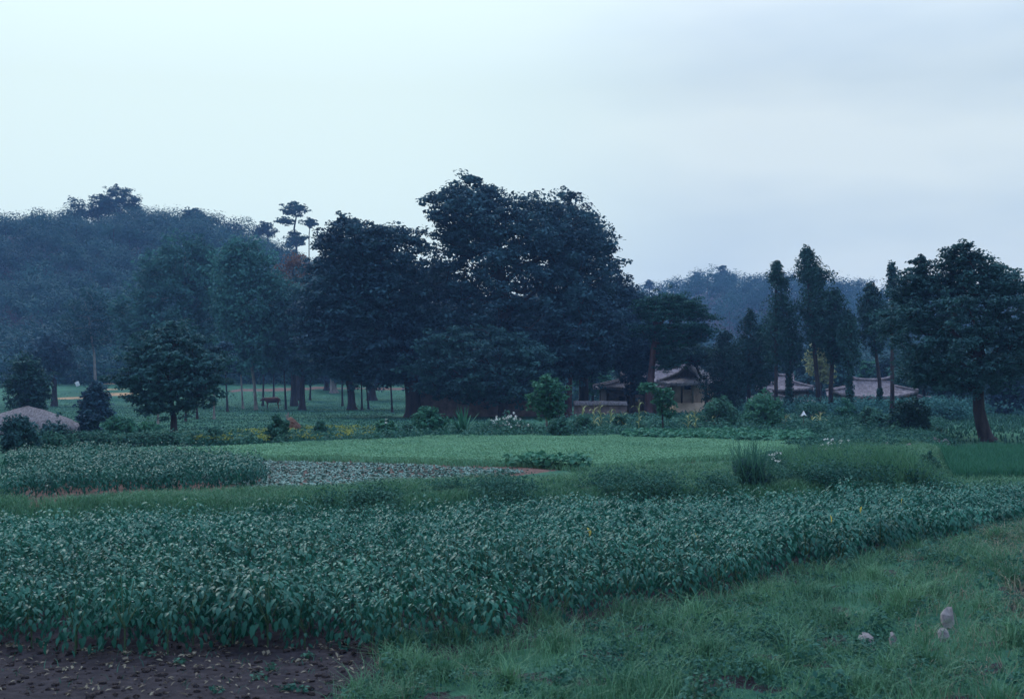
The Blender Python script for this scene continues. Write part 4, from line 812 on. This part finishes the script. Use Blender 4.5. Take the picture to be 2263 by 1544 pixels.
cow.location = (x, Yk, g); cow.rotation_euler = (0, 0, .12); cow.scale = (.92, .92, .92); tag(cow, 'reddish brown cow standing side-on in the shade of the lawn', 'cow')
for s in (-1, 1):
    mb = MB(); tube(mb, [[-1.03, s*.08, 1.20], [-1.05, s*.16, 1.28], [-1.1, s*.17, 1.36]], [.025, .018, .006], 6); mb.build('horn', M['horn'], cow, smooth=True)

# ---------------------------------------------------------------- the front field of pepper plants
LV = np.array([[0, 0, 0], [.34, 0, -.02], [.7, 0, -.07], [1, 0, -.2], [.30, .23, .05], [.66, .17, -.01], [.30, -.23, .05], [.66, -.17, -.01]])
LT = np.array([[0, 1, 4], [0, 6, 1], [2, 3, 5], [2, 7, 3]]); LQ = np.array([[1, 2, 5, 4], [6, 7, 2, 1]])
def leaves(mb, base, d, nrm, ln, tint, mat=0):
    d = unit(d); nrm = unit(nrm-d*(d*nrm).sum(1, keepdims=True)); s = np.cross(nrm, d); n_ = len(base); ln = np.asarray(ln).reshape(n_, 1, 1)
    V = base[:, None]+ln*(LV[None, :, :1]*d[:, None]+LV[None, :, 1:2]*s[:, None]+LV[None, :, 2:]*nrm[:, None])
    off = (np.arange(n_)*8)[:, None, None]
    nb = mb.n; V = V.reshape(-1, 3)
    mb.add(V, (LT[None]+off).reshape(-1, 3), np.repeat(tint, 4), mat)
    # quads share the same vertices
    mb.f.append((LQ[None]+off).reshape(-1, 4)+nb); mb.t.append(np.repeat(tint, 2)); mb.m.append(np.full(n_*2, mat))
def pepper_parts(h=.66, nl=85, lsz=.105, r=.27):
    ms = MB(); tube(ms, [[0, 0, -.02], [0, 0, h*.3]], [.009, .007], 5)
    for k in range(5):
        a = k*1.257+rg.normal()*.3; tip = np.array([math.cos(a)*r*.6, math.sin(a)*r*.6, h*rg.uniform(.75, .92)])
        tube(ms, [[0, 0, h*.28], tip*[.5, .5, .62], tip], [.006, .005, .003], 4)
    ml = MB(); th = rg.uniform(0, 6.283, nl); u = rg.random(nl); rr = r*np.sqrt(rg.uniform(.04, 1, nl)); zz = h*(.10+.90*u**.6)*(1-.22*(rr/r)**2)
    base = np.stack([np.cos(th)*rr, np.sin(th)*rr, zz], 1)
    outer = (rr/r); droop = np.radians(-6+62*outer*(1-u)**.8+26*rg.random(nl)+10*outer)
    az = th+rg.normal(size=nl)*.7; d = np.stack([np.cos(az)*np.cos(droop), np.sin(az)*np.cos(droop), -np.sin(droop)], 1)
    nr = np.stack([np.cos(az)*np.sin(droop), np.sin(az)*np.sin(droop), np.cos(droop)], 1)+rg.normal(size=(nl, 3))*.28
    young = (u > .8); ln = lsz*rg.uniform(.7, 1.25, nl)*np.where(young, .7, 1)
    leaves(ml, base, d, nr, ln, np.clip(.25+.45*u+.3*rg.random(nl)-.1, 0, 1))
    mf = MB(); k = 4; i = rg.choice(np.where(u > .6)[0], k); P = base[i]+[0, 0, .025]
    for p in P:
        a = np.arange(5)*1.257+rg.random(); q = np.stack([np.cos(a), np.sin(a), 0*a+.25], 1); q2 = np.stack([np.cos(a+.63), np.sin(a+.63), 0*a+.1], 1)*.55
        V = np.concatenate([[p], p+q*.013, p+q2*.011]); mf.add(V, [[0, 1+j, 6+j] for j in range(5)]+[[0, 6+j, 1+(j+1) % 5] for j in range(5)], .7)
    return ms, ml, mf
variants = []
for k in range(7):
    ms, ml, mf = pepper_parts(rg.uniform(.6, .72), int(rg.integers(120, 150)), rg.uniform(.078, .10), rg.uniform(.26, .31))
    ml.t = [np.clip(t_+.0, 0, 1) for t_ in ml.t]
    variants.append((ms.mesh('pepper_stem', M['stem']), ml.mesh('pepper_leaves', M['pepper']), mf.mesh('pepper_flower', M['white']), ms, ml, mf))
pts = []
for i in range(0, 95):
    for j in range(0, 60):
        x = -16+i*.40+rg.normal()*.06+(j % 2)*.2; y = 12.5+j*.42+rg.normal()*.05-.0*x
        v = np.interp(x, VX, VY); e_ = np.interp(x, EX, EY)
        if y < v+.18+.16*math.sin(x*2.1)+.12*math.sin(x*6.3) or y > e_-.05: continue
        if abs(x) > y*.44+1.2: continue
        if rg.random() < .035: continue
        pts.append((x, y))
pts = np.array(pts); edged = (pts[:, 1]-np.interp(pts[:, 0], VX, VY))
score = np.hypot(pts[:, 0], pts[:, 1])+np.where(edged < .8, -4, 0)
order = np.argsort(score); near = order[:300]; rest = order[300:]
ylw = [W(1310, 1135, 21), W(1440, 1180, 19.5), W(2100, 1165, 24), W(1105, 1325, 14.8), W(1675, 1245, 19), (W(1850, 1210, 21))]
made = []
for c_i, i in enumerate(near):
    x, y = pts[i]; z = float(H(x, y)); k = int(rg.integers(0, 7)); edge_ = edged[i] < .62
    soil_side = x < -1
    lb = ('outermost pepper plant in the row bordering the bare dark soil' if soil_side else 'outermost pepper plant in the row bordering the grass verge') if edge_ else 'leafy pepper plant inside the front field, hemmed in by others'
    gp = ('pepper plants bordering the bare soil' if soil_side else 'pepper plants bordering the verge') if edge_ else 'pepper plants inside the front field'
    e = empty('pepper_plant', (x, y, z), lb, 'pepper plant', gp); e.empty_display_size = .05
    e.rotation_euler = (0, 0, rg.uniform(0, 6.28)); s = rg.uniform(.82, 1.18)*(1+.10*float(noise(x, y, 1.3, 7))); e.scale = (s, s, s*rg.uniform(.88, 1.1))
    for nm, me in (('stem', variants[k][0]), ('foliage', variants[k][1]), ('blossom', variants[k][2])):
        o = bpy.data.objects.new(nm, me); S.collection.objects.link(o); o.parent = e
    made.append((x, y, e))
mb = MB()
def xf(v, x, y, z, a, s): c, t_ = math.cos(a)*s, math.sin(a)*s; return v@np.array([[c, t_, 0], [-t_, c, 0], [0, 0, s]])+[x, y, z]
for i in rest:
    x, y = pts[i]; z = float(H(x, y)); k = int(rg.integers(0, 7)); a = rg.uniform(0, 6.28); s = rg.uniform(.82, 1.18)*(1+.10*float(noise(x, y, 1.3, 7))); dt = rg.uniform(-.2, .2)
    src = variants[k][4]; V = xf(np.concatenate(src.v), x, y, z, a, s); nb = mb.n
    mb.v.append(V); mb.n += len(V)
    for f_, t_ in zip(src.f, src.t): mb.f.append(f_+nb); mb.t.append(np.clip(t_+dt, 0, 1)); mb.m.append(np.zeros(len(f_), int))
    sf = variants[k][5]; V = xf(np.concatenate(sf.v), x, y, z, a, s); nb = mb.n; mb.v.append(V); mb.n += len(V)
    for f_, t_ in zip(sf.f, sf.t): mb.f.append(f_+nb); mb.t.append(t_); mb.m.append(np.ones(len(f_), int))
tag(mb.build('pepper_crop', [M['pepper'], M['white']]), 'mass of pepper plants filling the rear of the front field', 'pepper crop', kind='stuff')
ynames = ['pepper plant with bright yellow leaves near the middle of the field', 'pepper plant with a single yellow leaf below the one with two', 'pepper plant with a pale yellow leaf far to the right by the verge', 'pepper plant with one long yellow leaf hanging low at the front', 'pepper plant with a small yellow leaf hanging over the verge', 'pepper plant with a tiny yellow leaf between the verge ones']
for q, lb in zip(ylw, ynames):
    d2 = [(a-q[0])**2+(b-q[1])**2 for a, b, _ in made]; j = int(np.argmin(d2)); x, y, e = made[j]; e['label'] = lb
    if 'group' in e: del e['group']
    mb = MB(); n_ = 2 if q is ylw[0] else 1; zt = .68 if q is not ylw[3] else .4
    a0 = -e.rotation_euler[2]; dr = np.array([math.sin(a0)*-1, -math.cos(a0), 0])      # towards the camera in the plant's own frame
    base = np.array([dr*.30+[.05*k-.02, 0, zt+.03-.03*k] for k in range(n_)]); leaves(mb, base, np.array([[dr[0]*.3, dr[1]*.3, -1.]]*n_)+rg.normal(size=(n_, 3))*.2, np.array([[dr[0], dr[1], .3]]*n_), np.full(n_, .11), np.full(n_, .6))
    mb.build('yellow_leaf', M['yleaf'], e)

# ---------------------------------------------------------------- other crops, grass and weeds
def scatter_in(P, n, jitter=0):
    P = np.array(P); lo, hi = P.min(0), P.max(0); o = []
    while len(o) < n:
        q = rg.uniform(lo, hi, (n*2, 2)); q = q[inpoly(q[:, 0], q[:, 1], P)]; o += list(q)
    return np.array(o[:n])
def on_ground(q, dz=0): return np.column_stack([q, H(q[:, 0], q[:, 1])+dz])
def blades(mb, q, h, w_, bend=.6, tint=None, seg=2, mat=0, vert=1.):
    n_ = len(q); b = on_ground(q, -.01); a = rg.uniform(0, 6.283, n_); h = np.broadcast_to(h, (n_,))*rg.uniform(.55, 1.3, n_); be = h*bend*rg.uniform(.3, 1.3, n_)
    d = np.stack([np.cos(a), np.sin(a), 0*a], 1); fa = a+rg.normal(size=n_)*.8; s = np.stack([-np.sin(fa), np.cos(fa), 0*a], 1)*np.broadcast_to(w_, (n_,))[:, None]/2
    m1 = b+d*be[:, None]*.3+np.array([0, 0, 1.])*(h*.6)[:, None]; tp = b+d*be[:, None]+np.array([0, 0, 1.])*(h*(.95-.3*bend*rg.random(n_)))[:, None]
    V = np.stack([b-s, b+s, m1+s*.8, m1-s*.8, tp+s*.1, tp-s*.1], 1).reshape(-1, 3); o = (np.arange(n_)*6)[:, None, None]
    t_ = rg.random(n_) if tint is None else tint
    mb.add(V, (np.array([[0, 1, 2, 3], [3, 2, 4, 5]])[None]+o).reshape(-1, 4), np.repeat(t_, 2), mat)
STN = [(W(2092, 1385, 1), 29), (W(2086, 1416, 1), 24), (W(1918, 1434, 1), 33), (W(1976, 1428, 1), 18)]
ST = np.array([G(a, b) for a, b in ((2092, 1387), (2086, 1418), (1918, 1436), (1976, 1430))])
def clear(q):
    k = np.ones(len(q), bool)
    for a, b in ST: k &= ~((np.abs(q[:, 0]-a) < .15) & (q[:, 1] < b+.02) & (q[:, 1] > b-.42) & (rg.random(len(q)) < .6))
    return q[k]
def patch(q, sc, seed): return .5+.5*noise(q[:, 0], q[:, 1], sc, seed)
# verge in front of the field
Pv = [(-1.6, 9.5), (-1.2, 13.4), (-.1, 13.9), (2.6, 16.9), (5.6, 20.6), (9.1, 24.3), (15, 29.5), (22, 35), (22, 20), (8, 9.5)]
q = scatter_in(Pv, 150000); q = clear(q[np.abs(q[:, 0]) < q[:, 1]*.46+1]); pa = patch(q, .8, 1); q = q[(patch(q, .5, 11) > .26)]; pa = patch(q, .8, 1)
q = q[rg.random(len(q)) < .35+.65*pa[:, ]]; pa = patch(q, .8, 1)
mb = MB(); blades(mb, q, .10+.15*pa, .007, 1.1, tint=np.clip(.15+.7*pa+.25*rg.normal(size=len(q)), 0, 1))
q = scatter_in(Pv, 9000); q = q[patch(q, .5, 4) > .58]; blades(mb, q, .34, .006, .9, tint=np.full(len(q), 1.))
q = clear(scatter_in(Pv, 700)); q = q[patch(q, .45, 9) > .38]
for cxy in q:                                                          # tufts
    k = int(rg.integers(60, 130)); rr_ = rg.uniform(.07, .2); qq = cxy+rg.normal(size=(k, 2))*rr_*.6; tn = rg.uniform(.1, .9)
    blades(mb, qq, rg.uniform(.16, .36), .008, 1.0, tint=np.clip(tn+.2*rg.normal(size=k), 0, 1))
tag(mb.build('verge_grass', [M['grass']]), 'tufted rough grass on the verge in front of the peppers', 'grass', kind='stuff')
mb = MB(); q = clear(scatter_in(Pv, 9000)); q = q[patch(q, .6, 6) > .5]; puffs(mb, on_ground(q, .09), rg.uniform(.05, .14, len(q)), .8, 20, .035, .5)
q = clear(scatter_in(Pv, 300)); q = q[patch(q, .9, 12) > .55]; hh = rg.uniform(.12, .3, len(q)); puffs(mb, on_ground(q, .0)+np.column_stack([0*hh, 0*hh, hh*.7]), hh*.7, .9, 60, .06, .5, tint=rg.uniform(.2, 1, len(q)))
q = scatter_in([(.2, 11), (4, 11), (3.5, 13.5), (1.0, 13.6)], 160); puffs(mb, on_ground(q, .08), .12, .7, 26, .045, .5)
tag(mb.build('verge_weeds', M['weed']), 'small leafy weeds among the verge grass', 'weeds', kind='stuff')
mb = MB(); q = scatter_in(Pv, 26000); q = q[patch(q, .4, 7)*.75+.5*(q[:, 0] > q[:, 1]*.29) > .62]; blades(mb, q, .17, .007, 1.6)
q = scatter_in([(5, 13), (6.5, 13), (9.5, 22), (8.4, 24)], 3500); blades(mb, q, .2, .009, 1.8)
tag(mb.build('dry_grass', M['dry']), 'dry straw coloured stalks in the verge grass', 'dry grass', kind='stuff')
mb = MB(); q = scatter_in([(-7, 11.3), (-1.5, 11.3), (-1.2, 13.6), (-7, 13.6)], 260); blades(mb, q, .08, .008, 1.2); q = q[:26]; puffs(mb, on_ground(q, .03), .07, .5, 18, .05, .6)
tag(mb.build('soil_weeds', M['weed']), 'sparse small weeds on the dark bare soil', 'weeds', kind='stuff')
mb = MB()
for i in range(1100):                                                  # crumbs of earth
    x = rg.uniform(-6.5, -.6); y = rg.uniform(11, 13.8); r_ = .008+.03*rg.random()**3; blob(mb, (x, y, float(H(x, y))+r_*.2), r_, (1.2, 1, .7), .25, 6, 4, i)
tag(mb.build('soil_crumbs', M['soil']), 'crumbs of dark earth scattered on the bare soil', 'earth', kind='stuff')
mb = MB(); q = scatter_in([(-7, 11.2), (-.8, 11.2), (-.8, 13.6), (-7, 13.6)], 700); kites(mb, on_ground(q, .012), unit(rg.normal(size=(700, 3))*.3+[0, 0, 1]), rg.uniform(.03, .09, 700), rg.random(700), .3)
q = scatter_in([(-7, 12.2), (-.8, 12.2), (-.8, 13.8), (-7, 13.8)], 60); puffs(mb, on_ground(q, .02), .06, .3, 6, .05, .8)
tag(mb.build('fallen_leaves', M['dry']), 'fallen brownish leaves and stalks on the bare soil', 'leaf litter', kind='stuff')
# banks behind the front field
def strip(off0, off1, x0, x1, n_):
    x = rg.uniform(x0, x1, n_); return np.column_stack([x, np.interp(x, EX, EY)+rg.uniform(off0, off1, n_)])
mb = MB(); q = strip(.1, 6.5, -15, 18, 140000); q = q[~(inpoly(q[:, 0], q[:, 1], P_LEAF) | inpoly(q[:, 0], q[:, 1], P_PATCH) | inpoly(q[:, 0], q[:, 1], P_BEAN)) & ~(inpoly(q[:, 0], q[:, 1], P_RED) & (rg.random(len(q)) < .9))]; pa = patch(q, 1.3, 2)
blades(mb, q, .12+.13*pa, .014, .9, tint=np.clip(.2+.6*pa+.2*rg.normal(size=len(q)), 0, 1))
q = scatter_in(poly((1250, 1046), (1500, 1034), (1660, 1024), (1780, 1000), (1830, 984), (2070, 990), (2060, 1060), (1700, 1070), (1400, 1066)), 42000); pa = patch(q, 1.6, 5); blades(mb, q, .14+.2*pa, .016, .9, tint=np.clip(.3+.6*pa+.2*rg.normal(size=len(q)), 0, 1))
q = scatter_in([(6.2, 28.6), (9.9, 28.6), (10.4, 33.5), (6.8, 34)], 6000); blades(mb, q, .55, .018, .35, tint=np.clip(.4+.4*rg.random(len(q)), 0, 1))
q = scatter_in([(9, 28), (12, 29.3), (20, 52), (16, 56), (9.5, 36)], 22000); blades(mb, q, .22, .02, .9)
tag(mb.build('bank_grass', M['grass']), 'long grass covering the bank behind the pepper field', 'grass', kind='stuff')
mb = MB(); q = strip(.2, 2.6, -3.5, 13, 1700); q = q[patch(q, .9, 8) > .52]; hh = rg.uniform(.12, .5, len(q)); puffs(mb, on_ground(q, .0)+np.column_stack([0*hh, 0*hh, hh*.55]), hh*.8, .8, 60, .055, .4, tint=patch(q, .6, 2)*.9)
q = scatter_in([(5.5, 27.5), (10.2, 28.8), (11.5, 36), (6.5, 35)], 520); q = q[patch(q, .8, 3) > .45]; hh = rg.uniform(.12, .5, len(q)); puffs(mb, on_ground(q, .0)+np.column_stack([0*hh, 0*hh, hh*.6]), hh*.7, 1.0, 80, .055, .3, tint=patch(q, .7, 9)*.9)
q = scatter_in(poly((1720, 1000), (1850, 965), (2120, 975), (2110, 1000), (1900, 1003)), 300); puffs(mb, on_ground(q, .15), rg.uniform(.2, .45, len(q)), .7, 60, .1, .5)
tag(mb.build('bank_weeds', M['weed']), 'leafy weeds growing on the banks beside the fields', 'weeds', kind='stuff')
mb = MB(); q = np.concatenate([scatter_in(poly((1800, 1030), (1870, 1030), (1880, 1000), (1820, 996)), 26), scatter_in(poly((1695, 1060), (1730, 1060), (1735, 1035), (1700, 1035)), 7)]); puffs(mb, on_ground(q, .42), .05, .6, 9, .05, .5)
tag(mb.build('white_weed_flowers', M['white']), 'patch of tiny white flower heads on the weedy mound', 'flowers', kind='stuff')
# second pepper patch at the left
mb = MB(); P = np.array(P_PATCH); q = []
x0, y0 = P.min(0); x1, y1 = P.max(0)
gx_, gy_ = np.meshgrid(np.arange(x0, x1, .38), np.arange(y0, y1, .55)); q = np.column_stack([gx_.ravel(), gy_.ravel()])+rg.normal(size=(gx_.size, 2))*.07; q = q[inpoly(q[:, 0], q[:, 1], P)]
for (x, y) in q:
    k = int(rg.integers(0, 7)); src = variants[k][4]; V = xf(np.concatenate(src.v), x, y, float(H(x, y)), rg.uniform(0, 6.28), rg.uniform(.8, 1.05)); nb = mb.n
    mb.v.append(V); mb.n += len(V)
    for f_, t_ in zip(src.f, src.t): mb.f.append(f_+nb); mb.t.append(t_); mb.m.append(np.zeros(len(f_), int))
tag(mb.build('bushy_crop', M['pepper']), 'second patch of bushy dark crop on reddish soil at the left', 'crop', kind='stuff')
# grey green leafy crop in the middle
mb = MB(); P = np.array(P_LEAF); x0, y0 = P.min(0); x1, y1 = P.max(0)
gx_, gy_ = np.meshgrid(np.arange(x0, x1, .14), np.arange(y0, y1, .21)); q = np.column_stack([gx_.ravel(), gy_.ravel()])+rg.normal(size=(gx_.size, 2))*.06
q = q[inpoly(q[:, 0], q[:, 1], P) & (rg.random(len(q)) > .04+.4*(patch(q, 1.1, 3) > .78))]
n_ = len(q); nlf = 12; a = rg.uniform(0, 6.28, (n_, nlf)); el = rg.uniform(.0, .7, (n_, nlf)); d = np.stack([np.cos(a)*np.cos(el), np.sin(a)*np.cos(el), np.sin(el)], -1)
nr = np.stack([-np.cos(a)*np.sin(el), -np.sin(a)*np.sin(el), np.cos(el)], -1)
leaves(mb, np.repeat(on_ground(q, .02), nlf, 0), d.reshape(-1, 3), nr.reshape(-1, 3), rg.uniform(.06, .12, n_*nlf), rg.random(n_*nlf))
tag(mb.build('leafy_crop', M['grey_leaf']), 'low greyish green leafy crop in rows on red soil', 'leafy crop', kind='stuff')
# pale green crop
q = scatter_in(P_BEAN, 110000); q = q[rg.random(len(q)) < .45+.75*patch(q, 1.4, 10)]; pa = .6*patch(q, 2.5, 2)+.4*patch(q, .9, 5); mb = MB(); blades(mb, q, (.17+.07*pa), .028, .9, tint=np.clip(.1+.8*pa+.2*rg.normal(size=len(q)), 0, 1))
kites(mb, on_ground(q[:60000], .2), unit(rg.normal(size=(60000, 3))*.5+[0, 0, 1]), .065, rg.uniform(.4, 1, 60000))
tag(mb.build('pale_green_crop', M['crop']), 'even pale green crop filling the far field', 'crop', kind='stuff')
q = scatter_in(P_RICE, 26000); mb = MB(); blades(mb, q, .42, .03, .35)
tag(mb.build('rice', M['rice']), 'bright green rice in the low plot at the right', 'rice', kind='stuff')
# squash-like leaves along the back of the pale crop, and the flowery strip
mb = MB(); q = np.concatenate([scatter_in(poly((1380, 975), (1700, 985), (1800, 985), (1790, 966), (1600, 960), (1380, 963)), 900), scatter_in(poly((1120, 1036), (1290, 1040), (1290, 1030), (1180, 1024)), 60)])
puffs(mb, on_ground(q, .2), rg.uniform(.15, .3, len(q)), .6, 22, .17, .75, aspect=.9)
tag(mb.build('squash_vines', M['fresh']), 'broad leafed vines sprawling behind the pale green crop', 'vines', kind='stuff')
mb = MB(); q = scatter_in(poly((520, 988), (690, 984), (850, 976), (850, 955), (700, 956), (560, 964), (400, 985)), 420); puffs(mb, on_ground(q, .3), rg.uniform(.12, .25, len(q)), .5, 22, .09, .7)
tag(mb.build('yellow_flowers', M['yellow']), 'strip of yellow flowers along the far edge of the field', 'flowers', kind='stuff')
mb = MB(); q = scatter_in(poly((400, 990), (720, 987), (960, 974), (1400, 970), (1400, 952), (1000, 955), (700, 966), (400, 975)), 900); hh = rg.uniform(.15, .5, len(q)); puffs(mb, on_ground(q, .0)+np.column_stack([0*hh, 0*hh, hh*.5]), hh*.8, .9, 46, .12, .4)
tag(mb.build('field_edge_weeds', M['weed']), 'knee high weeds along the far edge of the pale crop', 'weeds', kind='stuff')
# undergrowth in front of the buildings and junipers
mb = MB(); q = scatter_in(poly((1260, 960), (1500, 955), (1800, 962), (2080, 962), (2080, 930), (1800, 920), (1500, 924), (1260, 930)), 1500); hh = rg.uniform(.15, .55, len(q)); puffs(mb, on_ground(q, .0)+np.column_stack([0*hh, 0*hh, hh*.5]), hh*.8, .8, 60, .15, .45)
tag(mb.build('garden_undergrowth', M['weed']), 'tangled garden plants between the field and the farm buildings', 'undergrowth', kind='stuff')
mb = MB(); q = scatter_in([(12, 100), (60, 100), (75, 150), (10, 150)], 700); hh = rg.uniform(.4, 1.3, len(q)); puffs(mb, on_ground(q, .0)+np.column_stack([0*hh, 0*hh, hh*.5]), hh*.9, .7, 60, .26, .45)
q = scatter_in([(18, 86), (30, 86), (34, 104), (19, 104)], 420); hh = rg.uniform(.6, 1.5, len(q)); puffs(mb, on_ground(q, .0)+np.column_stack([0*hh, 0*hh, hh*.55]), hh*.7, .8, 90, .2, .45)
tag(mb.build('village_undergrowth', M['poplar']), 'low scrub around the farm roofs', 'undergrowth', kind='stuff')
# lawn
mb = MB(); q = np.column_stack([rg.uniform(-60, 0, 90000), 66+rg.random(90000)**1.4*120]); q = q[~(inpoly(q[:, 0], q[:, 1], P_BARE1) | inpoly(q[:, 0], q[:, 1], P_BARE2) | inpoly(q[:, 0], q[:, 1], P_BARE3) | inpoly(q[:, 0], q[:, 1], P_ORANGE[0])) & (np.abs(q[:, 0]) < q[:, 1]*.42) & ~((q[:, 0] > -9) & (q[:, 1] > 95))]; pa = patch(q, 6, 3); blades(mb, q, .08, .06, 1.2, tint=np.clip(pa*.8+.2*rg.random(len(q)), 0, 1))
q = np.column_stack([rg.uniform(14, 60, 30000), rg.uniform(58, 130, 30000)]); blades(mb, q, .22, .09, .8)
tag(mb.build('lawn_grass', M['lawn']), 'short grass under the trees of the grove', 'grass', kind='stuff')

# ---------------------------------------------------------------- the air
mb = MB(); box(mb, (-702, -82, -3), (702, 902, 75)); hz = mb.build('haze', [])
m, t, n, l = mat('haze_air'); o_ = n('ShaderNodeOutputMaterial'); v_ = n('ShaderNodeVolumePrincipled'); v_.inputs['Color'].default_value = (.27, .52, 1, 1)
v_.inputs['Density'].default_value = .00046; v_.inputs['Anisotropy'].default_value = .2; l(v_.outputs[0], o_.inputs['Volume']); hz.data.materials.append(m)
tag(hz, 'thin bluish air over the valley', 'haze', kind='stuff')
